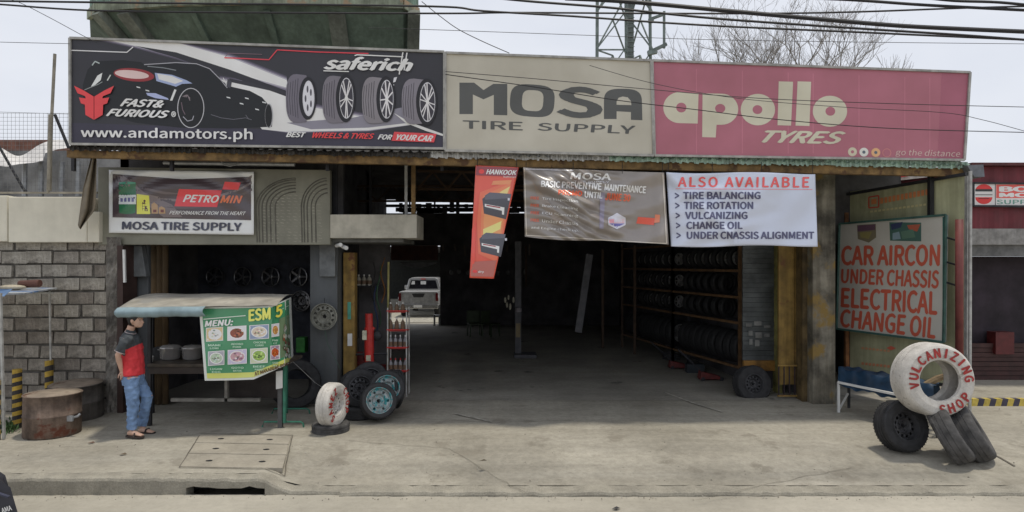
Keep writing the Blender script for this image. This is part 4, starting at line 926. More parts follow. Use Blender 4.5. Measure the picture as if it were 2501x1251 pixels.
# wheel below and two tyres leaning
X = pose(P(2200, 1040, 8.4), 10, 0, -14); wheel('spare_wheel', 'black wheel with dark steel rim standing tilted below the big white tyre', X, .345, .24, .19, 'steel', rubber, M('dark_rim', (.07, .07, .075), .5, .2), 'wheel')
for i, (px, py, yy, lab) in enumerate(((2322, 1062, 8.05, 'worn black tyre, left one of the leaning pair under the big white tyre'), (2372, 1058, 8.15, 'worn black tyre, right one of the leaning pair beside the pale stone'))):
    Xt = Matrix.Translation(P(px, py, yy)) @ Matrix.Rotation(math.radians(-34), 4, 'Y') @ Matrix.Rotation(math.radians(60), 4, 'Z')
    wheel('leaning_tyre', lab, Xt, .375, .235, .21, None, rubber_dusty, cat='tyre', lugs=False, group='black tyres propping the big white tyre')
mb = MB(); c = G(2405, 1120, -.03); mb.ball(c + Vector((0, 0, .02)), .10, 8, (1.1, .7, .35)); single('stone', mb, M('pinkish_stone', (.40, .35, .33), .9, bump=.3), 'small pale stone on the pavement beside the right leaning tyre', 'stone', smooth=True)
# small stone chips
# small white tyre on flat tyre
X = Matrix.Translation(P(808, 1046, 9.22)) @ Matrix.Rotation(math.radians(90), 4, 'X')
wheel('flat_tyre', 'black tyre lying flat under the small white painted tyre', X, .275, .17, .165, None, rubber_dusty)
X = pose(P(812, 988, 9.2), 76, 0, 0)
o = wheel('painted_tyre', 'small white tyre with red painted letters standing inside a flat black tyre', X, .325, .21, .17, 'steel', white_tyre, M('white_rim_paint', (.6, .58, .55), .6, var=.2, scale=7, spots=((.35, .06, .05), 5, .6)), lugs=False)
arc_text(o, X, 'SAMEZ', .245, .11, 170, 26, red_ink, -.117, 1, .05); arc_text(o, X, 'CHOP', .245, .11, 8, 26, red_ink, -.117, 1, .05)
# cluster by the yellow post
rim_teal = M('teal_chalked_alloy', (.34, .38, .38), .5, .1, var=.2, scale=9, spots=((.04, .27, .29), 11, .50))
X = Matrix.Translation(P(878, 1003, 10.05)) @ Matrix.Rotation(math.radians(90), 4, 'X'); wheel('flat_tyre', 'black tyre lying flat beneath the leaning wheels', X, .30, .19, .18, None, rubber)
X = pose(P(876, 950, 10.1), 38, 0, -14); wheel('leaning_wheel', 'dark wheel with black steel rim leaning leftmost in the wheel pile', X, .325, .21, .20, 'steel', rubber, M('dark_rim', (1, 1, 1)), 'wheel')
X = pose(P(903, 928, 10.35), 26, 0, -14); wheel('leaning_wheel', 'dark wheel at the back of the wheel pile under the red tyre changer', X, .30, .2, .18, 'steel', rubber, M('dark_rim', (1, 1, 1)), 'wheel')
X = pose(P(962, 950, 10.35), -62, 0, -8); wheel('leaning_tyre', 'black tyre seen on edge at the right rear of the wheel pile', X, .32, .19, .2, None, rubber, cat='tyre')
X = pose(P(944, 950, 10.05), 20, 20, -24); wheel('leaning_wheel', 'alloy wheel with turquoise chalk marks, higher one of the two turquoise wheels', X, .29, .20, .20, 'teal', rubber, rim_teal, 'wheel')
X = pose(P(924, 980, 9.75), 24, 12, -20); wheel('leaning_wheel', 'alloy wheel with turquoise chalk marks, front lower one of the two turquoise wheels', X, .285, .20, .20, 'teal', rubber, rim_teal, 'wheel')
# wheel at right of workshop
X = pose(P(1836, 938, 11.6), 10, 0, -12); wheel('leaning_wheel', 'black wheel leaning on the shutter with notices at the right of the workshop', X, .345, .24, .18, 'steel', rubber, M('dark_rim', (1, 1, 1)), 'wheel')
# hub rim on the pillar
X = pose(P(793, 773, 10.85), 0); o = bpy.data.objects.new('hanging_rim', None); C.objects.link(o); o.matrix_world = X; reg(o, X); tag(o, 'grey steel rim hanging on the grey pillar', 'wheel rim')
part('rim', xf(rim_steel(.225, .14, 12), X), M('pale_rim_paint', (.27, .27, .235), .55, .2, var=.2), o)
mb = MB(); mb.lathe([(.0001, -.04), (.2, -.04)], 24, AX); part('shade_backing', xf(mb, X), M('rim_shade_dark', (1, 1, 1)), o)  # dark backing stands for the shade inside the rim
mb = MB(); mb.tube([P(793, 742, 10.85), P(792, 728, 10.88)], .006, 5); part('hook', mb, dark_steel, o)
# big dark tyre behind stall
X = pose(P(722, 938, 10.7), 28, 0, -12); wheel('leaning_tyre', 'large dark truck tyre leaning on the grey pillar behind the food stall', X, .42, .26, .24, None, rubber)
# rims in the left shop
sil = M('dim_alloy', (.22, .22, .23), .35, .8)
for i, (px, py, r_, kind) in enumerate(((528, 676, .20, 0), (596, 676, .20, 0), (664, 676, .205, 0), (732, 676, .20, 0), (738, 735, .21, 1))):
    X = pose(P(px, py, 13.15), -12); o = bpy.data.objects.new('wall_rim', None); C.objects.link(o); o.matrix_world = X; reg(o, X)
    tag(o, ['shiny alloy rim on the dark rear wall, leftmost of the upper row', 'shiny alloy rim on the dark rear wall, second from left in the upper row', 'shiny alloy rim on the dark rear wall, third from left in the upper row', 'shiny alloy rim on the dark rear wall, rightmost of the upper row', 'black multi hole rim below the upper row, beside the grey pillar'][i], 'wheel rim', 'rims on the shop wall')
    part('rim', xf(rim_alloy(r_, .14, 5) if not kind else rim_steel(r_, .14, 8), X), sil, o)

# ================================================================ TYRE RACKS
def rk(x_on, y): return Vector((x_on, y))
tr_me = tyre_mb(.30, .145, .19, 24, False).mesh('tyre', M('rack_rubber', (.016, .016, .017), .7)); tr_me.name = 'tyre'
tr_g = tyre_mb(.30, .19, .19, 20, False); RA, RB = Vector((4.62, 12.45, 0)), Vector((3.98, 15.2, 0)); RC = Vector((3.3, 18.4, 0))
pale_rim_me = rim_alloy(.19, .18, 6, 16).mesh('rim', M('dull_rim', (.5, .5, .5), .4, .3)); gold_me = rim_alloy(.19, .18, 6, 16).mesh('rim', M('gold_rim', (.65, .45, .10), .4, .3))
HS = (.40, 1.30, 1.82, 2.36, 2.95)
for bi, (a0, b0, lab, yaw0) in enumerate(((RA, RB, 'brown steel tyre rack, nearer bay on the right side of the workshop', 0), (RB, RC, 'brown steel tyre rack, farther bay deep on the right side of the workshop', 0))):
    rkT = thing('tyre_rack', lab, 'rack', tuple((a0 + b0) / 2)); d = (b0 - a0).normalized(); nrm = Vector((-d.y, d.x, 0)); nrm = nrm if nrm.x > 0 else -nrm
    for e in (a0, b0):
        mb = MB(); mb.bar(e, e + Vector((0, 0, 3.1)), .06); part('post', mb, wood_brown if bi == 0 else M('dim_brown_steel', (.09, .055, .035), .8), rkT)
        mb = MB(); e2 = e + nrm * .42; mb.bar(e2, e2 + Vector((0, 0, 3.1)), .05); part('post', mb, dark_steel, rkT)
    for h in HS:
        for off in (0, .42):
            mb = MB(); mb.bar(a0 + nrm * off + Vector((0, 0, h)), b0 + nrm * off + Vector((0, 0, h)), .045, .05); part('shelf_rail', mb, wood_brown if off == 0 else dark_steel, rkT)
    yaw = math.atan2(d.y, d.x)
    L_ = (b0 - a0).length
    for si, h in enumerate(HS[:4]):
        nt_ = 9 if si == 0 else 8; s_sc = 1.15 if si == 0 else .78
        for k in range(nt_):
            if si in (1, 2) and bi == 0 and k < 2: continue
            c = a0 + d * (.2 + (L_ - .35) * k / nt_) + nrm * .24 + Vector((0, 0, h + .03 + .30 * s_sc))
            X = Matrix.Translation(c) @ Matrix.Rotation(yaw - math.radians(78) + math.radians(random.uniform(-3, 3)) , 4, 'Z') @ Matrix.Scale(s_sc * random.uniform(.97, 1.0), 4)
            shelf = ('bottom', 'second', 'third', 'top')[si]
            o = bpy.data.objects.new('rack_tyre', tr_me); C.objects.link(o); o.matrix_world = X
            tag(o, 'dark tyre standing in the row on the %s shelf of the %s rack bay' % (shelf, ('nearer', 'farther')[bi]), 'tyre', 'tyres on the %s shelf of the %s bay' % (shelf, ('nearer', 'farther')[bi]))
            if si in (0, 3) or (bi == 1 and k % 2 == 0):
                me = gold_me if (bi == 0 and si == 0 and k in (5, 6)) else pale_rim_me
                if me is gold_me: o['label'] = 'tyre with golden rim on the bottom shelf of the nearer rack bay'; o['group'] = 'gold rimmed tyres on the rack'
                r2 = bpy.data.objects.new('rim', me); C.objects.link(r2); r2.parent = o
# red floor jacks
for i, (px, py) in enumerate(((1662, 893), (1738, 921))):
    c = G(px, py + 8); jk = thing('floor_jack', ('small red trolley jack deeper under the tyre rack', 'red trolley jack on the floor before the tyre rack')[i], 'jack', tuple(c), .5)
    mb = MB(); mb.hexa([c + Vector(v) for v in ((-.28,-.12,.04),(.22,-.12,.04),(.22,.12,.04),(-.28,.12,.04),(-.25,-.1,.2),(.1,-.1,.12),(.1,.1,.12),(-.25,.1,.2))]); part('body', mb, M('dark_red_body', (.16, .02, .018), .6, var=.3), jk, bevel=.01)  # mottled dark red over the jack body
    mb = MB(); mb.tube([c + Vector((-.2, 0, .18)), c + Vector((-.7, .1, .65))], .018, 6); part('handle', mb, dark_steel, jk)
    for s in (-.1, .1):
        mb = MB(); mb.lathe([(.0001, -.02), (.045, -.02), (.045, .02), (.0001, .02)], 12, Matrix.Translation(c + Vector((.18, s, .045))) @ AX); part('wheel', mb, dark_steel, jk)
        mb = MB(); mb.lathe([(.0001, -.02), (.045, -.02), (.045, .02), (.0001, .02)], 12, Matrix.Translation(c + Vector((-.22, s, .045))) @ AX); part('wheel', mb, dark_steel, jk)
# lift post
lp = thing('lift_post', 'slim dark lift column in the middle of the workshop with gloves hung beside it', 'lift column', tuple(G(1262, 872)))
yy = G(1262, 872).y
mb = MB(); mb.box((PX(1258, yy), yy, 0), (PX(1273, yy), yy + .16, PZ(590, yy))); part('column', mb, M('dim_grey_column', (.09, .09, .10), .6), lp)
mb = MB(); mb.box((PX(1255, yy), yy - .3, 0), (PX(1310, yy), yy + .3, .1)); part('base_plate', mb, M('dim_grey_column', (1, 1, 1)), lp, bevel=.02)
mb = MB(); mb.lathe([(.0001, 0), (.085, .0), (.085, .1), (.0001, .12)], 12, Matrix.Translation(P(1266, 762, yy - .06))); part('cap', mb, M('pale_plastic', (.35, .32, .34), .6), lp)
mb = MB(); mb.box((PX(1260, yy), yy - .02, PZ(824, yy)), (PX(1271, yy), yy, PZ(790, yy))); part('label_plate', mb, M('dim_ochre', (.28, .22, .12), .7), lp)
for dx, dy, s in ((-32, 728, 1), (-24, 722, .8), (-12, 728, 1), (-28, 740, .9), (-20, 744, 1.1)):
    mb = MB(); mb.ball(P(1266 + dx, dy + 5, yy - .05), .055 * s, 6, (.6, .5, 1.5)); part('glove', mb, M('pale_glove', (.45, .42, .33), .8), lp)
mb = MB(); mb.bar(P(1412, 812, 14.5), P(1440, 622, 14.8), .16, .08); single('leaning_channel', mb, M('pale_grey_channel', (.085, .085, .095), .7), 'long grey steel channel leaning in the dark middle of the workshop', 'steel channel')

# ================================================================ ITEMS LEFT OF THE OPENING
# three bottles on a shelf
shf = thing('wall_shelf', 'narrow shelf with three pale oil bottles behind the yellow post', 'shelf', tuple(P(886, 700, 12)))
mb = MB(); mb.box((PX(866, 12), 12, PZ(702, 12)), (PX(935, 12), 12.3, PZ(698, 12))); part('board', mb, dark_steel, shf)
mb = MB(); mb.box((PX(868, 12), 12.3, 0), (PX(945, 12), 12.35, 3.1)); part('backboard', mb, dark_in, shf)
def bottle(c, h, r_, mat, cap, name, label, group=None, cat='bottle'):
    mb = MB(); mb.lathe([(.0001, 0), (r_, 0), (r_*1.02, h*.06), (r_*.98, h*.55), (r_*.8, h*.68), (r_*.32, h*.8), (r_*.3, h*.88)], 12, Matrix.Translation(c))
    o = thing(name, label, cat, tuple(c), group=group); part('body', mb, mat, o, smooth=True)
    m2 = MB(); m2.lathe([(r_*.36, h*.86), (r_*.36, h), (.0001, h)], 10, Matrix.Translation(c)); part('cap', m2, cap, o)
    m3 = MB(); m3.lathe([(r_*1.03, h*.15), (r_*1.02, h*.48)], 12, Matrix.Translation(c)); part('paper_label', m3, M('brown_label', (.20, .12, .07), .6), o); return o
for i, px in enumerate((876, 889, 902)): bottle(P(px, 698, 12.12), .22, .048, M('cream_bottle', (.50, .48, .40), .5), white_m, 'oil_bottle', 'cream oil bottle on the narrow shelf, %s' % ('leftmost of three', 'middle of three', 'rightmost of three')[i], 'three cream oil bottles on the shelf')
# red tyre changer
tcx = G(903, 955); yy = 11.3
tcg = thing('tyre_changer', 'red tyre changing machine standing behind the wheel pile', 'machine', (PX(905, yy), yy, 0))
mb = MB(); mb.tube([P(902, 905, yy), P(902, 800, yy)], .085, 14); part('column', mb, red_m, tcg)
mb = MB(); mb.tube([P(902, 806, yy), P(901, 766, yy)], .068, 14); part('upper_cylinder', mb, M('scarlet_cylinder', (.5, .03, .025), .4), tcg)
mb = MB(); mb.bar(P(898, 816, yy - .02), P(914, 800, yy - .02), .05); part('lever', mb, red_m, tcg)
mb = MB(); mb.box((PX(888, yy), yy - .12, PZ(829, yy)), (PX(899, yy), yy - .08, PZ(806, yy))); part('tag', mb, M('cream_tag', (.6, .58, .45), .6), tcg, bevel=.01)
mb = MB(); mb.box((PX(897, yy), yy - .1, PZ(880, yy)), (PX(908, yy), yy - .085, PZ(866, yy))); part('sticker', mb, M('pale_sticker', (.5, .47, .35), .6), tcg)
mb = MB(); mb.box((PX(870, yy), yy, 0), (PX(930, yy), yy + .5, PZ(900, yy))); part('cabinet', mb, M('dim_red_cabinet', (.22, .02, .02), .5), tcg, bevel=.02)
mb = MB(); mb.tube([P(865, 866, yy), P(945, 864, yy)], .02, 6); part('arm', mb, dark_steel, tcg)
mb = MB(); mb.ball(P(920, 820, yy + .05), .1, 8, (1, .6, 1)); part('head', mb, dark_steel, tcg)
# red bottle rack
yy = 11.35
rr_ = thing('display_rack', 'red wire display rack holding small dark oil bottles by the opening', 'rack', (PX(970, yy), yy, 0))
zs = [PZ(v, yy) for v in (908, 851, 808, 762)]
for px, dy in ((947, 0), (993, 0), (947, .28), (993, .28)):
    mb = MB(); mb.bar((PX(px, yy), yy + dy, .05), (PX(px, yy), yy + dy, PZ(752, yy)), .022); part('post', mb, pale_metal, rr_)
for i, z in enumerate(zs):
    mb = MB(); mb.box((PX(946, yy), yy, z - .012), (PX(994, yy), yy + .28, z)); part('shelf', mb, red_m, rr_)
    mb = MB(); mb.bar((PX(945, yy), yy - .01, z + .02), (PX(995, yy), yy - .01, z + .02), .05, .018); part('front_rail', mb, red_m, rr_)
    row = ('bottom', 'second', 'third', 'top')[i]
    for k in range(4 if i < 2 else 3):
        px = 952 + k * (12 if i < 2 else 15)
        bottle(Vector((PX(px, yy), yy + .08, z)), .24 if i < 3 else .17, .038, M('grey_bottle', (.30, .30, .32), .4) if i < 2 else M('brown_bottle', (.16, .10, .06), .4), red_m if i == 0 else white_m, 'small_bottle', 'small oil bottle standing on the %s shelf of the red rack' % row, 'bottles on the %s shelf of the red rack' % row)
# tall yellow-tipped stand
mb = MB(); mb.tube([P(947, 900, 11.6), P(949, 640, 11.6)], .02, 6); single('thin_pole', mb, M('pale_yellow_pole', (.35, .32, .12), .6), 'thin pale yellow pole behind the red bottle rack', 'pole')
# security camera
cc = thing('security_camera', 'small white twin security camera under the concrete beam', 'camera', tuple(P(832, 600, 10.75)))
for a0, b0 in ((P(822, 600, 10.7), P(832, 598, 10.55)), (P(836, 602, 10.7), P(846, 606, 10.55))):
    mb = MB(); mb.tube([a0, b0], .035, 10); part('body', mb, white_m, cc)
mb = MB(); mb.tube([P(830, 600, 10.72), P(830, 592, 10.8)], .015, 6); part('bracket', mb, white_m, cc)
# pickup
def pickup():
    yy = 28.6; k = yy / F; X0, Z0 = PX(1022, yy), 0
    o = thing('pickup_truck', 'silver pickup truck seen from behind through the rear opening', 'pickup', (X0, yy, 0))
    sil = M('silver_car_paint', (.50, .50, .50), .3, .5, var=.03); w = .93; mb = MB()
    def loft(secs, m_, name, bev=.03, smooth=False):
        mb = MB(); vs = []; 
        for (y, pts) in secs: vs += [(X0 + x, yy + y, z) for x, z in pts]
        n = len(secs[0][1]); fs = []
        for i in range(len(secs) - 1):
            for j in range(n): fs.append((i*n+j, i*n+(j+1) % n, (i+1)*n+(j+1) % n, (i+1)*n+j))
        fs.append(tuple(range(n))[::-1]); fs.append(tuple((len(secs)-1)*n + j for j in range(n))); mb.add(vs, fs); return part(name, mb, m_, o, bevel=bev)
    bed = [(-w, .55), (w, .55), (w + .02, .9), (w - .05, 1.22), (-w + .05, 1.22), (-w - .02, .9)]
    loft([(0, bed), (5.2, bed)], sil, 'body')
    cab0 = [(-w + .06, 1.2), (w - .06, 1.2), (w - .22, 1.76), (w - .36, 1.83), (-w + .36, 1.83), (-w + .22, 1.76)]
    loft([(1.6, cab0), (3.6, cab0)], sil, 'cab')
    def face(name, pts, m_, y=-.012, t=.02):
        mb = MB(); n = len(pts); vs = [(X0 + x, yy + y, z) for x, z in pts] + [(X0 + x, yy + y + t, z) for x, z in pts]
        mb.add(vs, [tuple(range(n)), tuple(range(n, 2*n))[::-1]] + [(i, (i+1) % n, n + (i+1) % n, n + i) for i in range(n)]); return part(name, mb, m_, o)
    face('rear_window', [(-.72, 1.28), (.72, 1.28), (.6, 1.70), (-.6, 1.70)], M('dark_glass', (.02, .02, .025), .1), 1.58)
    face('third_light', [(-.12, 1.74), (.12, 1.74), (.1, 1.79), (-.1, 1.79)], red_m, 1.57)
    face('tailgate', [(-.74, .62), (.74, .62), (.76, 1.19), (-.76, 1.19)], M('silver_tailgate', (.42, .42, .42), .35, .5), -.03)
    face('badge_panel', [(-.22, .95), (.22, .95), (.3, 1.12), (-.3, 1.12)], black_m, -.045)
    face('sticker', [(-.6, 1.50), (-.42, 1.50), (-.42, 1.66), (-.55, 1.66)], white_m, 1.565); face('sticker', [(-.13, 1.5), (.13, 1.5), (.13, 1.66), (-.13, 1.66)], white_m, 1.565)
    for s in (-1, 1):
        face('tail_light', sorted([(s * .80, .78), (s * .93, .78), (s * .91, 1.15), (s * .80, 1.15)], key=lambda a: math.atan2(a[1] - .95, a[0] - s * .86)), M('dark_red_lens', (.12, .01, .012), .2), -.04)
        mb = MB(); mb.box((X0 + s * .93 - .02, yy + 2.9, 1.2), (X0 + s * 1.15, yy + 3.0, 1.42)); part('wing_mirror', mb, sil, o, bevel=.03)
    mb = MB(); mb.box((X0 - .93, yy - .16, .42), (X0 + .93, yy - .02, .62)); part('bumper', mb, M('chrome_bumper', (.5, .5, .5), .25, .9), o, bevel=.03)
    face('number_plate', [(-.2, .48), (.2, .48), (.2, .6), (-.2, .6)], white_m, -.18)
    for sx in (-.8, .8):
        for sy in (.9, 4.2):
            mb = MB(); X = Matrix.Translation((X0 + sx, yy + sy, .37)) @ Matrix.Rotation(math.radians(90), 4, 'Z'); wb = xf(tyre_mb(.37, .26, .21, 24, False), X); wo = part('wheel', wb, rubber, o)
            rb = xf(rim_alloy(.21, .24, 6, 20), X); part('rim', rb, chrome, wo)
pickup()
mb = MB(); mb.box((-6, 26.2, .012), (1.5, 40, .016)); struct('yard_floor', mb, M('sunlit_yard', (.42, .40, .34), .9))
mb = MB(); mb.box((-14, 44, 0), (8, 44.3, 3.5)); single('yard_wall', mb, M('dark_hedge', (.02, .022, .02), .9), 'dark wall behind the pickup at the far end of the yard', 'wall')
yr = thing('yard_canopy', 'dark sheet canopy over the pickup in the back yard', 'canopy', (-4.5, 33, 0))
mb = MB(); mb.box((-9, 31.5, 3.3), (2, 44, 3.4)); part('roof', mb, dark_in, yr)
for x in (-8.9, 1.9):
    mb = MB(); mb.bar((x, 31.6, 0), (x, 31.6, 3.3), .12); part('post', mb, dark_steel, yr)
st = thing('step_stool', 'small pale metal stool beside the pickup at the rear opening', 'stool', tuple(G(1066, 797)))
yy = G(1066, 797).y
mb = MB(); mb.box((PX(1058, yy), yy, PZ(775, yy)), (PX(1074, yy), yy + .3, PZ(770, yy))); part('seat', mb, pale_metal, st)
for px in (1060, 1072):
    for dy in (0.02, .28): mb = MB(); mb.bar((PX(px, yy), yy + dy, 0), (PX(px, yy), yy + dy, PZ(774, yy)), .04); part('leg', mb, pale_metal, st)

# ================================================================ BENCH AT RIGHT
be = thing('bench', 'white metal frame bench under a blue tarpaulin beside the olive partition', 'bench', tuple(G(2100, 1000)))
b0, b1 = P(2048, 934, 10.35), P(2290, 985, 8.85); off = Vector((.35, .32, 0))
for a_, b_ in ((b0, b1), (b0 + off, b1 + off), (b0, b0 + off), (b1, b1 + off)):
    mb = MB(); mb.bar(a_, b_, .035); part('frame_rail', mb, white_m, be)
for c in (b0, b1, b0 + off, b1 + off):
    mb = MB(); mb.bar(Vector((c.x, c.y, 0)), c, .035); part('leg', mb, white_m if c is b0 else dark_steel, be)
mb = MB(); mb.bar(Vector((b0.x, b0.y, .03)), b0 + off * .9 + Vector((0, 0, -.25)), .025); part('brace', mb, white_m, be)
mb = MB()
def bt(u, v):
    k = min(1, max(0, v * 5)); k2 = min(1, max(0, (1 - v) * 5)); q = b0.lerp(b1, -.02 + u * .98) + off * (v * 1.05 - .03)
    return q + Vector((.012 * math.sin(v * 21), .012 * math.sin(u * 33), -.06 + .29 * sm(k) * sm(k2) + .018 * math.sin(u * 21 + v * 6) + .012 * math.sin(u * 47)))
mb.grid(bt, 60, 16); o = single('blue_tarpaulin', mb, M('navy_tarpaulin', (.010, .04, .085), .55, var=.2, scale=5), 'folded dark blue tarpaulin lying on the bench', 'tarpaulin', smooth=True)
mb = MB(); mb.tube([P(2235, 952, 9.2), P(2290, 925, 9.1), P(2315, 915, 9.0)], [.04, .05, .03], 8); single('wooden_branch', mb, M('tan_timber', (.28, .20, .11), .8), 'crooked tan timber seen through the hole of the big white tyre', 'timber')
dk = thing('dark_bin', 'dark bin in the shadow below the blotched column', 'bin', tuple(G(2020, 985)))
mb = MB(); c = G(2020, 985); mb.lathe([(.0001, 0), (.2, 0), (.24, .45), (.25, .47)], 16, Matrix.Translation(c + Vector((0, .3, 0)))); part('body', mb, M('near_black_plastic', (.02, .018, .03), .6), dk)

# ================================================================ FOOD STALL
sy0, sy1 = 9.3, 10.4
fs_ = thing('food_stall', 'food stall with dusty sheet canopy, dark counter and green legs', 'stall', (PX(530, 9.8), 9.8, 0))
CA = [P(289, 752, 8.85), P(676, 746, 8.97), P(718, 719, 10.35), P(382, 717, 10.5)]
def can(u, v):
    a = CA[0].lerp(CA[1], u); b_ = CA[3].lerp(CA[2], u); q = a.lerp(b_, v)
    q.z += .055 * math.sin(math.pi * v) + .003 * math.sin(u * 23) * (1 - v) + .012 * abs(math.sin(u * 6 + 1.2 * v)) * math.sin(math.pi * min(1, v * 1.3)) - .006 * v * math.sin(u * 17 + 4 * v) ; return q
mb = MB(); mb.grid(can, 50, 14); p_ = part('canopy', mb, M('dusty_canopy_sheet', (.38, .355, .30), .8, var=.2, scale=2.5, spots=((.25, .245, .225), 2, .58), bump=.2), fs_, smooth=True)
m = p_.modifiers.new('thickness', 'SOLIDIFY'); m.thickness = .005
mb = MB()
def val(u, v):
    a = can(u * .55, 0); t = v * math.pi; return a + Vector((-.02 * math.sin(t), -.05 * math.sin(t) - .01, -.002 - .135 * v + .003 * math.sin(u * 40) * v))
mb.grid(val, 40, 8); p_ = part('valance', mb, M('pale_blue_sheet', (.27, .37, .41), .6, var=.12, scale=4, streak=.15), fs_, smooth=True); m = p_.modifiers.new('thickness', 'SOLIDIFY'); m.thickness = .008
# end of valance on left side going back
mb = MB()
def val2(u, v): a = can(0, u * .9); t = v * math.pi; return a + Vector((-.05 * math.sin(t) - .01, 0, -.002 - .12 * v * (1 - u * .5)))
mb.grid(val2, 12, 6); part('valance', mb, M('pale_blue_sheet', (1, 1, 1)), fs_, smooth=True)
ctop = .97
mb = MB(); mb.box((PX(362, 9.45), 9.42, ctop - .05), (PX(690, 9.45), 10.35, ctop)); part('counter_top', mb, M('dark_counter', (.075, .06, .045), .6, var=.3, scale=6), fs_, bevel=.006)
mb = MB(); mb.box((PX(363, 9.45), 9.45, ctop - .16), (PX(690, 9.45), 9.48, ctop - .055)); part('apron', mb, M('dark_counter_apron', (.045, .035, .03), .7), fs_)
mb = MB(); mb.box((PX(425, 10.2), 10.1, PZ(978, 10.2)), (PX(640, 10.2), 10.16, PZ(970, 10.2))); part('lower_rail', mb, M('pale_rail', (.34, .32, .28), .7), fs_)
mb = MB(); mb.box((PX(555, 10.2), 10.1, PZ(978, 10.2)), (PX(562, 10.2), 10.16, ctop - .06)); part('inner_post', mb, M('pale_rail', (1, 1, 1)), fs_)
mb = MB(); mb.box((PX(560, 10.3), 10.3, .25), (PX(690, 10.3), 10.33, ctop - .06)); part('back_panel', mb, M('dark_counter_apron', (1, 1, 1)), fs_)
for (px, py, yy_, m_, wd) in ((685, 1048, 9.38, M('grey_post', (.10, .10, .10), .7), .065), (366, 1020, 9.5, dark_steel, .05), (372, 1000, 10.3, dark_steel, .05), (700, 1008, 10.3, M('green_paint', (.04, .20, .13), .55), .035)):
    mb = MB(); mb.bar((PX(px, yy_), yy_, 0), (PX(px, yy_), yy_, 1.85), wd); part('leg', mb, m_, fs_)
mb = MB(); mb.bar((PX(695, 9.36), 9.36, .08), (PX(695, 9.36), 9.36, 1.85), .04); part('leg', mb, MATS['green_paint'], fs_)
for (xa, xb, py, yy_) in ((640, 742, 1048, 9.4), (664, 757, 1003, 10.25)):
    mb = MB(); mb.tube([(PX(xa, yy_), yy_, .0), (PX(xa + 5, yy_), yy_, .085), (PX(xb - 8, yy_), yy_, .085), (PX(xb - 2, yy_), yy_, .06), (PX(xb, yy_), yy_, .0)], .014, 6); part('foot_bar', mb, MATS['green_paint'], fs_)
mb = MB(); mb.slab([P(674, 951, 9.30), P(690, 948, 9.30), P(690, 905, 9.30), P(674, 908, 9.30)], .004); part('notice', mb, white_m, fs_)
# pots, cup
for i, px in enumerate((417, 471)):
    c = Vector((PX(px, 9.85), 9.85, ctop)); o = thing('cooking_pot', ('left steel pot on the stall counter, nearer the white cup', 'right steel pot on the stall counter, beside the menu banner')[i], 'pot', tuple(c), group='steel pots on the stall counter')
    mb = MB(); mb.lathe([(.0001, 0), (.125, 0), (.15, .03), (.155, .18), (.163, .185), (.163, .195), (.145, .195), (.14, .03), (.0001, .02)], 32, Matrix.Translation(c)); part('body', mb, M('brushed_pot', (.75, .74, .73), .2, .7, var=.04), o, smooth=True)
    mb = MB(); mb.lathe([(.16, .196), (.12, .225), (.03, .24), (.0001, .24)], 32, Matrix.Translation(c)); part('lid', mb, M('pot_lid', (.7, .69, .68), .25, .4), o, smooth=True)
    mb = MB(); mb.lathe([(.012, .24), (.02, .262), (.0001, .268)], 10, Matrix.Translation(c)); part('knob', mb, black_m, o)
    for s in (-1, 1): mb = MB(); mb.tube([c + Vector((s * .15, -.03, .15)), c + Vector((s * .19, -.03, .16)), c + Vector((s * .19, .03, .16)), c + Vector((s * .15, .03, .15))], .008, 6); part('handle', mb, steel_rim, o)
c = Vector((PX(368, 9.6), 9.6, ctop)); mb = MB(); mb.lathe([(.0001, 0), (.03, 0), (.04, .085), (.042, .09), (.038, .088), (.028, .01), (.0001, .01)], 16, Matrix.Translation(c)); single('paper_cup', mb, white_m, 'white paper cup at the left end of the stall counter', 'cup', smooth=True)
c = Vector((PX(395, 10.1), 10.1, ctop)); mb = MB(); mb.ball(c + Vector((0, 0, .03)), .2, 8, (1.2, .6, .75)); single('dark_cloth', mb, M('black_cloth', (.018, .018, .02), .9), 'dark cloth heap on the counter behind the paper cup', 'cloth', smooth=True)
mb = MB(); mb.box((PX(722, 12), 12, PZ(862, 12)), (PX(745, 12), 12.2, PZ(825, 12))); single('green_container', mb, M('green_plastic', (.05, .28, .05), .5), 'green plastic container in the shade right of the stall banner', 'container', bevel=.02)
# menu banner with a folded corner
def Dm(px): return 9.0 if px <= 664 else (9.0 + (px - 664) / 32 * .25 if px < 696 else 9.25 + (px - 696) / 20 * .95)
q = [(486, 756), (712, 727), (717, 884), (500, 930)]
def ms(px, py, off=0.0):
    s, t = (px - 487) / 228, (py - 750) / 180; d = Dm(px) + .012 * math.sin(s * 14 + t * 3) + .02 * math.sin(t * 6 + s * 5) * t; return P(px, py, d + off)
mo = thing('menu_banner', 'green food stall menu banner with eight dish photos and yellow bottom strip', 'banner', tuple(ms(600, 925)))
def mf(u, v):
    top = 751 - u * 4 if u < .79 else 747.8 - (u - .79) / .21 * 22
    bot = 930 - 1 * u - 8 * u * u if u < .55 else 927 - (u - .55) / .45 * 43
    xl = 486 + 14 * v; xr = 711 + 6 * v; return (xl + (xr - xl) * u, top + (bot - top) * v)
def lay(o, surf, fn, col, u0, v0, u1, v1, z, nx=1, ny=1, name='printed_picture'):
    mb = MB(); mb.col = tuple(min(.9, v * 1.8) for v in lin(col)); mb.grid(lambda u, v: surf(*fn(u0 + (u1 - u0) * u, v0 + (v1 - v0) * v), -z), nx, ny); return mb
mb = lay(mo, ms, mf, (178, 182, 178), 0, 0, 1, 1, 0, 60, 30); p_ = part('cloth', mb, cloth_ink, mo, smooth=True)
mb = lay(mo, ms, mf, (56, 118, 84), .03, .02, .975, .90, .005, 60, 30); part('printed_ground', mb, cloth_ink, mo)
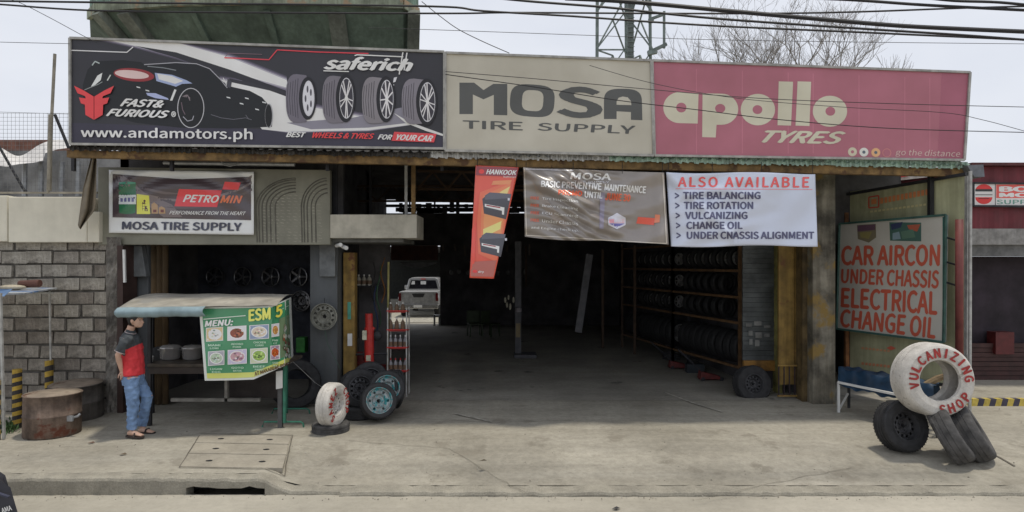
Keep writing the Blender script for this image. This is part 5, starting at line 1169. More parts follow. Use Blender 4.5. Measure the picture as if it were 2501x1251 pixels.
mb = lay(mo, ms, mf, (176, 180, 96), .03, .90, .975, .97, .005, 60, 3); part('printed_strip', mb, cloth_ink, mo)
mb = lay(mo, ms, mf, (92, 110, 84), .86, .25, .97, .86, .007, 12, 20); part('printed_picture', mb, cloth_ink, mo)
pr = Print(ms, mo, cloth_ink, 1.55, .010, 7)
rg = random.Random(4)
for (x0, y0, x1, y1, pc, fc) in ((503, 801, 545, 835, (190, 170, 130), (205, 205, 200)), (555, 798, 602, 833, (196, 196, 205), (124, 66, 50)), (609, 795, 657, 830, (120, 134, 160), (190, 176, 158)), (663, 792, 682, 824, (188, 186, 196), (170, 120, 70)),
                                 (508, 859, 548, 894, (150, 150, 160), (160, 176, 156)), (556, 855, 603, 891, (176, 170, 196), (176, 140, 150)), (611, 852, 654, 889, (180, 186, 160), (130, 160, 80)), (660, 845, 684, 880, (150, 130, 150), (176, 84, 44))):
    pr.poly([(x0, y0), (x1, y0 - 3), (x1, y1 - 3), (x0, y1)], (206, 208, 210)); pr.poly([(x0 + 1.5, y0 + 1.5), (x1 - 1.5, y0 - 1.5), (x1 - 1.5, y1 - 4.5), (x0 + 1.5, y1 - 1.5)], pc)
    cx, cy = (x0 + x1) / 2, (y0 + y1) / 2 - 1.5; rx, ry = (x1 - x0) * .42, (y1 - y0) * .40; pr.ell(cx, cy, rx, ry, (214, 212, 208), 16); pr.ell(cx, cy, rx * .86, ry * .84, fc, 14)
    for k in range(16):
        a = rg.uniform(0, 6.28); d = rg.uniform(0, .7); m_ = rg.uniform(.55, 1.5); pr.ell(cx + rx * d * math.cos(a), cy + ry * d * math.sin(a), rx * .17, ry * .14, tuple(max(20, min(225, c * m_ + rg.uniform(-14, 14))) for c in fc), 6)
for k in range(22): pr.ell(rg.uniform(691, 708), rg.uniform(795, 872), 3, 6, rg.choice([(110, 64, 44), (150, 140, 120), (70, 90, 60), (176, 180, 176), (90, 60, 50)]), 6)
pr.line([(497, 780), (600, 771)], 2, (190, 200, 190)); pr.line([(676, 762), (708, 745)], 1.5, (150, 170, 150)); pr.done()
CW = (206, 212, 206)
pr.text('MENU:', ((500, 784), (570, 779), (569, 795), (500, 799)), CW, .045, .15); pr.text('ESM', ((607, 756), (661, 750), (661, 781), (607, 786)), (206, 200, 92), .045); pr.text('5', ((673, 748), (690, 742), (690, 772), (673, 778)), (206, 190, 80), .045)
for (x, y, n1, n2) in ((523, 841, 'MAMI', 'LOMI'), (579, 838, 'ADOBO', 'PORK'), (634, 834, 'CHICKEN', 'CURRY'), (672, 829, 'PAN', 'CIT'), (528, 899, 'LUGAW', 'EGG'), (580, 896, 'GOTO', 'BATOK'), (633, 893, 'BEEF', 'PARES'), (672, 884, 'SISIG', 'RICE')):
    wd = 15 if x < 660 else 7; pr.text(n1, (x - wd, y, x + wd, y + 5), (170, 196, 176), .03); pr.text(n2, (x - wd * .7, y + 7.5, x + wd * .7, y + 12), (170, 196, 176), .03)
pr.text('AT MAKABEBE ROAD', ((621, 909), (708, 883), (709, 891), (622, 919)), (84, 56, 40), .05)
mb = MB(); mb.tube([ms(716, 884), P(770, 935, 10.2), P(800, 955, 9.35)], .004, 4); single('guy_cord', mb, M('pale_cord', (.4, .4, .38), .8), 'pale cord from the menu banner down to the small white tyre', 'cord')
mb = MB(); mb.tube([P(792, 800, 10.83), P(800, 840, 10.7), P(830, 900, 10.5)], .004, 4); single('hanging_wire', mb, M('green_wire', (.04, .12, .07), .6), 'thin green wire hanging from the rim on the grey pillar', 'wire')
mb = MB(); c = G(757, 1000); 

# ================================================================ LEFT CORNER
# drums
def drum(c, r_, h, label, m_, seed):
    o = thing('cut_drum', label, 'drum', tuple(c), group='rusty cut drums by the block wall'); mb = MB(); n = 40; rg = random.Random(seed)
    X = Matrix.Translation(c) @ Matrix.Rotation(rg.uniform(-.03, .03), 4, 'X')
    prof = [(r_*.96, 0), (r_, .01), (r_, h*.48), (r_*1.03, h*.50), (r_, h*.52), (r_, h*.97), (r_*1.03, h*.98), (r_*1.03, h), (r_*.99, h)]
    mb.lathe(prof, n, X); part('shell', mb, m_, o, smooth=True)
    mb = MB(); mb.lathe([(r_*1.0, h*1.0), (r_*.97, h + .012), (r_*.5, h + .02), (.0001, h + .016)], n, X); part('lid', mb, M('rusty_lid', (.32, .26, .20), .8, .2, var=.2, scale=4, spots=((.12, .06, .035), 3, .55)), o, smooth=True)
    return o
rust = M('rusty_drum', (.27, .20, .16), .85, .15, var=.3, scale=3, grain=.3, streak=.5, spots=((.15, .05, .03), 2.2, .56))
c = G(129, 1078) + Vector((0, .38, 0)); c.x = PX(128, c.y); d_ = drum(c, .355, .60, 'rusty brown cut drum with lid, the front one by the striped post', rust, 1)
mb = MB(); h0 = c + Vector((.36, -.1, .26)); mb.tube([h0, h0 + Vector((.1, -.02, .03)), h0 + Vector((.12, 0, .06))], .018, 6); mb.box(h0 - Vector((.06, .05, .04)), h0 + Vector((.04, -.02, .04))); part('latch', mb, galv, d_)
c = G(186, 1035) + Vector((0, .38, 0)); c.x = PX(188, c.y); drum(c, .37, .56, 'grey weathered cut drum with lid, the rear one against the block wall', M('grey_drum', (.18, .165, .15), .85, .2, var=.3, scale=3, streak=.4), 2)
# striped posts
yl = M('post_yellow', (.50, .33, .05), .75, var=.2, scale=8); bk_ = M('post_black', (.04, .035, .035), .8)
for (px, pt, pb, wpx, label, n) in ((42, 902, 1045, 20, 'yellow and black striped post left of the front drum', 14), (120, 880, 1012, 18, 'yellow and black striped post behind the drums by the block wall', 10), (-6, 930, 1075, 12, 'striped post cut by the left edge of the picture', 12)):
    g_ = G(px, pb); o = thing('striped_post', label, 'post', tuple(g_)); h = PZ(pt, g_.y); r_ = wpx / 2 / F * g_.y
    for k in range(n):
        mb = MB(); z0 = h * k / n; z1 = h * (k + 1) / n; X = Matrix.Translation(g_); m2 = []
        vs = []; nn = 14
        for zz in (z0, z1):
            for j in range(nn): t = 2*math.pi*j/nn; vs.append(g_ + Vector((r_*math.cos(t), r_*math.sin(t), max(0, min(h, zz + .25 * r_ * math.cos(t) * (0 if zz in (0, h) else 1))))))
        fs2 = [(j, (j+1) % nn, nn + (j+1) % nn, nn + j) for j in range(nn)]
        if k == n - 1: fs2.append(tuple(nn + j for j in range(nn)))
        mb.add(vs, fs2); part('painted_band', mb, yl if (n - 1 - k) % 2 == 0 else bk_, o)
# weeds
wd_ = MB(); rg = random.Random(2)
for k in range(260):
    px = rg.gauss(22, 12); py = rg.gauss(1048, 6); c = G(px, py); d = Vector((rg.uniform(-1, 1), rg.uniform(-1, 1), rg.uniform(.4, 1.6))).normalized() * rg.uniform(.04, .13); s = Vector((-d.y, d.x, 0)).normalized() * .012
    wd_.add([c, c + d * .6 - s, c + d, c + d * .6 + s], [(0, 1, 2, 3)])
single('weeds', wd_, M('weed_green', (.05, .10, .03), .8), 'low green weeds around the striped post at the left', 'weeds', kind='stuff')
# side stall with tray
ls = thing('vendor_table', 'makeshift vendor roof shelf on thin poles cut by the left edge', 'stand', tuple(G(5, 1075)))
mb = MB(); mb.slab([P(-150, 722, 8.7), P(60, 716, 9.0), P(140, 703, 10.1), P(-150, 703, 10.1)], .02); mb.v = [v for v in mb.v]; part('top_sheet', mb, M('dusty_blue_white_sheet', (.40, .42, .44), .6, var=.3, scale=4, spots=((.12, .22, .42), 2.5, .55)), ls)
mb = MB(); mb.slab([P(-150, 735, 8.68), P(10, 724, 8.9), P(30, 706, 9.0), P(-150, 706, 8.68)], .01); part('blue_edge', mb, M('faded_blue_sheet', (.16, .28, .50), .6, var=.2), ls)
mb = MB(); mb.bar(P(10, 1072, 8.75), P(1, 716, 8.75), .03); part('pole', mb, pale_metal, ls)
mb = MB(); mb.bar(P(124, 880, 10.15), P(121, 712, 10.1), .022); part('pole', mb, pale_metal, ls)
mb = MB(); mb.bar(P(60, 716, 10.0), P(130, 716, 10.1), .03); part('cross_bar', mb, pale_metal, ls)
mb = MB(); mb.tube([P(48, 694, 9.7), P(98, 692, 9.7)], [.055, .06], 12); single('red_brown_bundle', mb, M('red_brown_bundle', (.13, .055, .04), .8), 'red brown bundle lying on the vendor table roof', 'bundle', bevel=.01)
mb = MB(); mb.ball(P(30, 702, 9.6), .12, 6, (1.8, .8, .35)); single('sack', mb, M('cream_sack', (.45, .40, .30), .85), 'cream sack on the vendor table roof by the left edge', 'sack', smooth=True)
# black bag at the bottom left
bg_ = thing('black_bag', 'black padded bag with white lettering, cut by the bottom left corner', 'bag', (-5.1, 6.1, -.2))
q = [P(-120, 1330, 6.0), P(42, 1275, 6.0), P(18, 1196, 6.05), P(-6, 1180, 6.05), P(-120, 1180, 6.0)]
mb = MB(); n = 5; vs = q + [v + Vector((-.34, .35, 0)) for v in q]
mb.add(vs, [tuple(range(n)), tuple(range(n, 2*n))[::-1]] + [(i, (i+1) % n, n + (i+1) % n, n + i) for i in range(n)]); part('body', mb, M('black_padded_cloth', (.022, .022, .03), .6), bg_, bevel=.03)
mb = MB(); mb.bar(P(-20, 1200, 5.98), P(22, 1214, 5.98), .03, .015); part('strap', mb, M('dark_blue_strap', (.04, .045, .08), .6), bg_)
pr = Print(lambda x, y, o=0: P(x, y, 5.98 + o), bg_, sign_ink, 1.7); pr.text('AMA', ((2, 1242), (26, 1234), (30, 1246), (5, 1254)), (200, 200, 205), .02)

# ================================================================ PERSON
def remesh(mb, name, mats, parent, vox, classify=None, smooth_it=4):
    me = mb.mesh(name + '_raw', mats[0]); tmp = bpy.data.objects.new(name + '_tmp', me); C.objects.link(tmp)
    m = tmp.modifiers.new('r', 'REMESH'); m.mode = 'VOXEL'; m.voxel_size = vox
    if name in ('shirt', 'jeans'):
        tx = bpy.data.textures.new(name + '_folds', 'CLOUDS'); tx.noise_scale = .075 if name == 'shirt' else .06; tx.noise_depth = 1
        m = tmp.modifiers.new('d', 'DISPLACE'); m.texture = tx; m.texture_coords = 'GLOBAL'; m.strength = .036; m.mid_level = .5
    m = tmp.modifiers.new('s', 'SMOOTH'); m.iterations = smooth_it; m.factor = .5
    dg = bpy.context.evaluated_depsgraph_get(); ev = tmp.evaluated_get(dg); nm = bpy.data.meshes.new_from_object(ev); bpy.data.objects.remove(tmp)
    nm.name = name; nm.materials.clear()
    for x in mats: nm.materials.append(x)
    for p in nm.polygons: p.use_smooth = True; p.material_index = classify(p.center) if classify else 0
    nm.transform(WM[parent.name].inverted()); o = bpy.data.objects.new(name, nm); C.objects.link(o); o.parent = parent; reg(o, WM[parent.name]); return o
def rings(mb, secs, n=20):                             # secs: (centre, rx, ry [, axis dir]) closed loft of ellipses; rx along X, ry along Y when vertical
    vs = []; fs = []; m = len(secs)
    for i, s in enumerate(secs):
        c = Vector(s[0]); a = Vector(secs[max(0, i-1)][0]); b = Vector(secs[min(m-1, i+1)][0]); d = (b - a).normalized()
        yv = Vector((0, 1, 0)); xv = yv.cross(d).normalized()
        if xv.length < .1: xv = Vector((1, 0, 0))
        yv = d.cross(xv).normalized()
        for j in range(n): t = 2*math.pi*j/n; vs.append(c + xv * math.cos(t) * s[1] + yv * math.sin(t) * s[2])
    for i in range(m - 1):
        for j in range(n): fs.append((i*n+j, i*n+(j+1) % n, (i+1)*n+(j+1) % n, (i+1)*n+j))
    fs.append(tuple(range(n))[::-1]); fs.append(tuple((m-1)*n + j for j in range(n))); mb.add(vs, fs)
yp = 8.93
def Q(px, py, dy=0.0): return P(px, py, yp + dy)
pe = thing('person', 'person in red and dark grey polo shirt and jeans standing beside the food stall', 'person', tuple(G(340, 1062)))
skin = M('skin', (.60, .38, .28), .6, var=.08)
near, far = -.085, .085
hip_n, knee_n, ank_n = Q(322, 930, near), Q(325, 992, near - .01), Q(322, 1049, near - .02)
hip_f, knee_f, ank_f = Q(330, 930, far), Q(362, 968, far), Q(348, 1043, far + .08)
body = MB()
rings(body, [(Q(326, 935), .10, .15), (Q(324, 912), .115, .155), (Q(325, 890), .10, .135), (Q(324, 862), .11, .155), (Q(319, 838), .115, .175), (Q(315, 822), .085, .16), (Q(315, 814), .06, .07), (Q(319, 804), .052, .052), (Q(322, 796), .052, .055)])
for h_, k_, a_ in ((hip_n, knee_n, ank_n), (hip_f, knee_f, ank_f)):
    rings(body, [(h_ + Vector((0, 0, .06)), .09, .085), (h_.lerp(k_, .4), .078, .075), (k_, .058, .055), (k_.lerp(a_, .35) - Vector((.02, 0, 0)), .056, .052), (a_, .036, .034), (a_ - Vector((0, 0, .04)), .038, .034)], 16)
def foot(a_, toe, dy, b_):
    hl = a_ + Vector((-.045, 0, -.045)); tv = Vector((toe[0], toe[1], 0))
    rings(b_, [(hl + Vector((-.01, 0, -.012)), .028, .024), (hl.lerp(hl + tv, .2), .042, .032), (hl.lerp(hl + tv, .5) + Vector((0, 0, -.004)), .034, .038), (hl.lerp(hl + tv, .8) + Vector((0, 0, -.018)), .022, .042), (hl + tv + Vector((0, 0, -.024)), .013, .036)], 12)
foot(ank_n, (.235, -.06), 0, body); foot(ank_f, (.235, -.04), 0, body)
# head
hd = MB(); hc = Q(332, 782); yw = 0
for c_, r_, sz in ((hc + Vector((-.012, 0, .025)), .1, (.98, .78, 1.0)), (hc + Vector((.03, 0, -.03)), .072, (.9, .80, 1.12)), (hc + Vector((.058, 0, -.082)), .035, (.9, 1, .8)), (hc + Vector((.045, 0, -.03)), .06, (.8, .85, 1.2))): body.ball(c_, r_, 12, sz)
fx = hc.x + .095
rings(body, [(Vector((fx - .02, yp, hc.z + .005)), .02, .012), (Vector((fx + .004, yp, hc.z - .022)), .016, .014), (Vector((fx + .012, yp, hc.z - .036)), .014, .018), (Vector((fx - .004, yp, hc.z - .046)), .012, .016)], 8)
body.ball(Vector((fx - .012, yp, hc.z - .066)), .022, 8, (.9, 1.1, .45)); body.ball(Vector((fx - .012, yp, hc.z - .076)), .022, 8, (.8, 1.0, .45)); body.ball(Vector((fx - .022, yp, hc.z + .022)), .03, 8, (.8, 1.6, .45))
for s in (-1, 1): body.ball(hc + Vector((-.012, s * .078, -.008)), .03, 8, (.7, .35, 1.1))
# arms
sh_n, el_n, wr_n = Q(309, 832, -.19), Q(288, 868, -.235), Q(297, 906, -.15)
sh_f, el_f, wr_f = Q(320, 834, .17), Q(326, 876, .27), Q(349, 900, .14)
for s_, e_, w__ in ((sh_n, el_n, wr_n), (sh_f, el_f, wr_f)):
    rings(body, [(s_ + Vector((.01, 0, .02)), .055, .055), (s_.lerp(e_, .5), .046, .046), (e_, .038, .038), (e_.lerp(w__, .3), .039, .038), (w__, .025, .022)], 14)
def hand(w__, d, side, b_):                            # palm, four fingers, thumb
    d = Vector(d).normalized(); sd = Vector(side).normalized(); nn = d.cross(sd).normalized()
    p1 = w__ + d * .085
    rings(b_, [(w__, .024, .02), (w__ + d * .03, .034, .02), (p1, .036, .018)], 12)
    for k, (l_, o_) in enumerate(((.066, .030), (.074, .010), (.070, -.010), (.055, -.029))):
        a0 = p1 + sd * o_ - d * .01; a1 = a0 + d * l_ * .55 + sd * o_ * .25; a2 = a1 + (d * .8 + nn * .7) * l_ * .5
        b_.tube([a0, a1, a2], [.0095, .009, .0075], 8)
    t0 = w__ + d * .03 + sd * .03; b_.tube([t0, t0 + (d * .5 + sd) * .035, t0 + (d * 1.0 + sd * .8) * .06], [.012, .011, .0085], 8)
hand(wr_n, (.05, .12, -1), (-.15, -1, -.1), body); hand(wr_f, (.12, -.5, -.9), (-1, -.3, 0), body)
remesh(body, 'body', [skin], pe, .0062)
sh_ = MB()
rings(sh_, [(Q(326, 915), .135, .178), (Q(326, 905), .133, .178), (Q(326, 880), .122, .165), (Q(323, 855), .125, .178), (Q(319, 836), .128, .192), (Q(316, 822), .10, .178), (Q(316, 814), .072, .09)], 24)
for s_, e_, a_, b_ in ((sh_n, el_n, .076, .068), (sh_f, el_f, .07, .064)):
    rings(sh_, [(s_ + Vector((.03, (.06 if s_ is sh_n else -.06), .035)), .045, .045), (s_ + Vector((.018, (.02 if s_ is sh_n else -.02), .02)), a_ * .96, a_ * .96), (s_.lerp(e_, .12), a_, a_), (s_.lerp(e_, .4), a_, a_), (s_.lerp(e_, .78), b_, b_)], 16)
def shirt_cls(c):
    px = CX + c.x / c.y * F; py = HY - (c.z - CH) / c.y * F
    ln = 857 - (px - 301) * .42
    ab = el_n - sh_n; t_ = max(0, min(1, (c - sh_n).dot(ab) / ab.length_squared)); dd = (c - sh_n - ab * t_).length
    if py < ln or (dd < .085 and t_ > .15 and px < 306): return 1
    return 0
remesh(sh_, 'shirt', [M('red_shirt', (.68, .045, .055), .85, var=.08, scale=6), M('dark_grey_cloth', (.06, .068, .075), .9, var=.1)], pe, .0075, shirt_cls)
mb = MB(); rings(mb, [(Q(316, 818), .082, .10), (Q(319, 811), .067, .072), (Q(321, 806), .062, .066)], 20); part('collar', mb, M('dark_grey_cloth', (1, 1, 1)), pe, smooth=True)
for k, (p0, p1) in enumerate(((Q(318, 813), .072), )):
    mb = MB(); rings(mb, [(Q(318.5, 812.5), .074, .080), (Q(319.0, 811), .073, .079)], 20); part('collar_stripe', mb, M('pale_trim', (.6, .5, .5), .8), pe)
e_ = sh_n.lerp(el_n, .76); f_ = sh_n.lerp(el_n, .80); mb = MB(); rings(mb, [(e_, .0705, .0705), (f_, .0705, .0705)], 18); part('sleeve_trim', mb, M('pale_trim', (1, 1, 1)), pe)
je = MB()
rings(je, [(Q(326, 905), .118, .16), (Q(325, 920), .128, .168), (Q(325, 938), .125, .165)], 24)
rings(je, [(hip_n + Vector((0, 0, .05)), .108, .092), (hip_n.lerp(knee_n, .45), .094, .088), (knee_n, .077, .073), (knee_n.lerp(ank_n, .5), .070, .066), (ank_n + Vector((0, 0, .0)), .066, .06)], 20)
rings(je, [(hip_f + Vector((0, 0, .05)), .108, .092), (hip_f.lerp(knee_f, .45), .092, .086), (knee_f + Vector((-.012, 0, 0)), .074, .072), (knee_f.lerp(ank_f, .5) + Vector((-.01, 0, 0)), .068, .064), (ank_f + Vector((-.01, 0, .03)), .062, .058)], 20)
jm = M('blue_denim', (.19, .30, .50), .9, var=.15, scale=5, bump=.4, spots=((.29, .40, .58), 3, .58))
remesh(je, 'jeans', [jm], pe, .008, smooth_it=3)
# hair: cap over the back and top of the skull
hr = MB(); hr.ball(hc + Vector((-.022, 0, .038)), .107, 12, (.95, .82, .98)); hr.ball(hc + Vector((-.06, 0, -.01)), .062, 10, (.75, 1.05, 1.1))
remesh(hr, 'hair', [M('black_hair', (.012, .011, .012), .6)], pe, .008, smooth_it=2)
for s in (-1, 1):
    mb = MB(); mb.ball(Vector((fx - .022, yp + s * .03, hc.z + .004)), .0085, 6); part('eye', mb, black_m, pe)
    mb = MB(); mb.tube([Vector((fx - .016, yp + s * .018, hc.z + .026)), Vector((fx - .03, yp + s * .05, hc.z + .024))], .004, 5); part('eyebrow', mb, MATS['black_hair'], pe)
for a_, tv in ((ank_n, Vector((.245, -.062, 0))), (ank_f, Vector((.245, -.042, 0)))):
    mb = MB(); hl = Vector((a_.x - .065, a_.y, .0)); zb = max(0, a_.z - .105)
    sd = Vector((-tv.y, tv.x, 0)).normalized(); vs = []
    for z in (zb, zb + .022):
        for k, (t, w2) in enumerate(((-.05, .022), (.0, .034), (.3, .036), (.7, .048), (1.0, .042), (1.12, .018))): vs.append(hl + tv * t + sd * w2 + Vector((0, 0, z)))
        for k, (t, w2) in enumerate(((1.12, .018), (1.0, .042), (.7, .048), (.3, .036), (.0, .034), (-.05, .022))): vs.append(hl + tv * t - sd * w2 + Vector((0, 0, z)))
    n = 12; mb.add(vs, [tuple(range(n))[::-1], tuple(range(n, 2*n))] + [(i, (i+1) % n, n + (i+1) % n, n + i) for i in range(n)]); sp = part('sandal', mb, M('brown_sandal', (.05, .035, .03), .7), pe)
    mb = MB(); c = hl + tv * .62 + Vector((0, 0, zb)); mb.tube([c - sd * .048 + Vector((0, 0, .015)), c - sd * .03 + Vector((0, 0, .062)), c + sd * .03 + Vector((0, 0, .062)), c + sd * .048 + Vector((0, 0, .015))], .014, 6); part('strap', mb, M('brown_sandal', (1, 1, 1)), sp)

# ================================================================ WATER TOWER
wt = thing('water_tower', 'green elevated concrete water tank rising behind the long billboard', 'water tower', (-8.4, 22.5, 0))
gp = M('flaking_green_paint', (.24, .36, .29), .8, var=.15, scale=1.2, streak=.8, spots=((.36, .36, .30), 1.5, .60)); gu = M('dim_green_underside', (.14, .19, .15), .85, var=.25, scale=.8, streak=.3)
yC = 20.0
top = [P(219, 22, yC + .6), P(240, 26, yC + .2), P(307, 13, yC - .15), P(420, 7, yC - .35), P(620, 4, yC - .45), P(820, 2, yC - .35), P(950, 10, yC - .15), P(1022, 38, yC + .4)]
zr = sum(v.z for v in top) / len(top)
ring = [Vector((v.x, v.y, zr)) for v in (P(219, 20, 20.9), P(238, 20, 20.25), P(420, 10, 19.8), P(620, 5, 19.65), P(820, 5, 19.75), P(985, 10, 20.0), P(1022, 20, 20.7))]
back = [Vector((v.x, v.y, zr)) for v in (P(1004, 20, 23.2), P(940, 20, 25.5), P(330, 20, 25.5), P(222, 20, 23.5))]
full = ring + back; n = len(full)
up = [v + Vector((0, 0, 2.2)) for v in full]; mb = MB(); mb.add(full + up, [(i, (i+1) % n, n + (i+1) % n, n + i) for i in range(n)] + [tuple(range(n, 2*n))]); part('tank_wall', mb, gp, wt)
cx_ = (P(219, 0, 21).x + P(1022, 0, 21).x) / 2; cy_ = 22.6
def shr(v, k, dz): return Vector((cx_ + (v.x - cx_) * k, cy_ + (v.y - cy_) * k, v.z + dz))

def lowf(v, k=1.0): return Vector((cx_ + (v.x - cx_) * (1 - (.20 if v.x < cx_ else .07) * k), min(v.y + 2.2 * k, 25.4) if v.y < 22 else v.y - .3 * k, v.z - 1.9 * k))
low = [lowf(v) for v in full]; low2 = [lowf(v) - Vector((0, 0, 1.2)) for v in full]
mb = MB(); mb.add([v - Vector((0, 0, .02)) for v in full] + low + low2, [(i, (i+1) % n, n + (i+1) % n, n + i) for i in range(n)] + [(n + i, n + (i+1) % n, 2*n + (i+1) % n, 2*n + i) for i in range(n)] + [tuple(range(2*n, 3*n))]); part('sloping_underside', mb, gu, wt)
gr_ = M('grey_green_rib', (.20, .22, .185), .85, var=.2, scale=1, streak=.4)
for px_, wd in ((232, .35), (300, .5), (470, .18), (650, .22), (820, .55), (1010, .4)):
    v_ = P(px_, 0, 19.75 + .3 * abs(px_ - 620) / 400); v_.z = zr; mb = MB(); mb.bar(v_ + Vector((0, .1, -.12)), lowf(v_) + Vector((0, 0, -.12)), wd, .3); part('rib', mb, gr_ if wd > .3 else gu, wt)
for (x0, y0_, x1, y1_) in ((230, 30, 1015, 40),):
    pass
for x, y in ((-11.5, 22), (-5.4, 22), (-11.5, 24.5), (-6.4, 24.5)):
    mb = MB(); mb.box((x - .25, y - .25, 0), (x + .25, y + .25, zr - 2.5)); part('column', mb, gr_, wt)
mb = MB(); c = P(640, 40, 20.4); mb.tube([c + Vector((0, 0, .3)), c, c + Vector((0, -.05, -.2)), c + Vector((.05, 0, -.4))], .03, 6); mb.ball(c + Vector((0, 0, -.1)), .09, 6); part('pipe_end', mb, M('pale_rib', (.25, .27, .24), .8), wt)
for i_ in range(len(ring) - 1):
    mb = MB(); mb.bar(ring[i_] + Vector((0, -.04, .06)), ring[i_ + 1] + Vector((0, -.04, .06)), .12, .3); part('edge_band', mb, M('worn_green_edge', (.34, .38, .28), .8, var=.25, scale=2, streak=.5, spots=((.34, .24, .15), 1.5, .55)), wt)

# ================================================================ LATTICE MAST
lm = thing('lattice_mast', 'grey steel lattice telecom mast with side antenna behind the billboards', 'mast', (8.4, 45, 0))
ml = M('mast_grey_steel', (.20, .24, .22), .6, .3, var=.2, scale=2)
TL, TR, TB = (P(1456, 0, 45).x, 45), (P(1594, 0, 45).x, 45), (P(1538, 0, 47).x, 47.5)
for (x, y), r_ in ((TL, .13), (TR, .12), (TB, .12)):
    mb = MB(); mb.tube([(x, y, 0), (x + (.10 if x < 8 else -.25), y, 27)], r_, 6); part('leg', mb, ml, lm)
mb = MB(); cx0 = P(1540, 0, 44.8).x; mb.bar((cx0, 44.8, 0), (cx0, 44.8, 27), .42, .3); part('cable_ladder', mb, M('mast_dark_cable', (.13, .15, .14), .7), lm)
for k in range(90): mb_ = mb; 
mb = MB()
for k in range(40): mb.bar((cx0 - .3, 44.6, 12 + k * .35), (cx0 + .25, 44.6, 12 + k * .35), .04)
part('ladder_rungs', mb, ml, lm, kind='stuff')
zl = [9.0, 12.2, 15.2, 18.2, 20.9, 23.6, 26.3]
for (A_, B_) in ((TL, TR), (TL, TB), (TB, TR)):
    for i, (z0, z1) in enumerate(zip(zl, zl[1:])):
        mid = ((A_[0] + B_[0]) / 2, (A_[1] + B_[1]) / 2)
        for a_, b_ in (((A_[0], A_[1], z0), (mid[0], mid[1], z1)), ((mid[0], mid[1], z1), (B_[0], B_[1], z0)), ((mid[0], mid[1], z0), (A_[0], A_[1], z0)) if i % 2 else ((mid[0], mid[1], z0), (B_[0], B_[1], z1))):
            mb = MB(); mb.bar(a_, b_, .09); part('brace', mb, ml, lm)
for a_, b_, wd in (((1586, 48), (1624, 34), .18), ((1594, 124), (1628, 108), .22), ((1622, 28), (1622, 118), .16), ((1582, 130), (1604, 126), .3), ((1584, 50), (1596, 50), .3)):
    mb = MB(); mb.bar(P(*a_, 44.6), P(*b_, 44.6), wd); part('antenna_arm' if wd != .16 else 'antenna', mb, ml, lm)

# ================================================================ BARE TREES
def bare_tree(base, h0, label, seed, spread=1.0, depth=7, heads=5):
    rg = random.Random(seed); o = thing('bare_tree', label, 'tree', tuple(base)); trunk = MB(); crown = MB(); bark = M('grey_bark', (.30, .28, .26), .9, var=.2)
    tp = Vector(base) + Vector((0, 0, h0)); trunk.tube([base, Vector(base) + Vector((.1, 0, h0 * .5)), tp], [.3, .24, .18], 8); part('trunk', trunk, bark, o, smooth=True)
    def grow(p, d, l, r_, k):
        if k == 0 or l < .1: return
        pts = [p]; dd = d.copy()
        for i in range(3):
            dd = (dd + Vector((rg.uniform(-.16, .16), rg.uniform(-.16, .16), rg.uniform(-.02, .12)))).normalized(); pts.append(pts[-1] + dd * l / 3)
        crown.tube(pts, [r_, r_ * .88, r_ * .78, r_ * .68], 3 if k < 4 else 6, False)
        nb = 3 if rg.random() < .62 else 2
        for i in range(nb):
            a = Vector((rg.uniform(-1, 1), rg.uniform(-1, 1), rg.uniform(-.3, .5))); nd = (dd * 1.15 + a * .75 * spread).normalized(); nd.z = max(nd.z, -.1)
            grow(pts[rg.choice((2, 3, 3))], nd, l * rg.uniform(.66, .88), r_ * .64, k - 1)
    for i in range(heads):
        a = (i + .5) / heads * 2 * math.pi + rg.uniform(-.3, .3); grow(tp, Vector((math.cos(a) * .8 * spread, math.sin(a) * .6, 1.0)).normalized(), h0 * .235, .07, depth)
    part('crown', crown, bark, o); return o
bare_tree((13.4, 30, 0), 8.6, 'bare leafless tree behind the crimson billboard', 11, 1.35, 7, 7)
bare_tree((11.0, 31.5, 0), 8.6, 'lower bare tree left of the larger bare tree, behind the crimson billboard', 5, .9, 6, 4)
bare_tree((17.2, 31, 0), 6.9, 'small thin bare tree right of the larger bare tree', 8, .8, 6, 4)

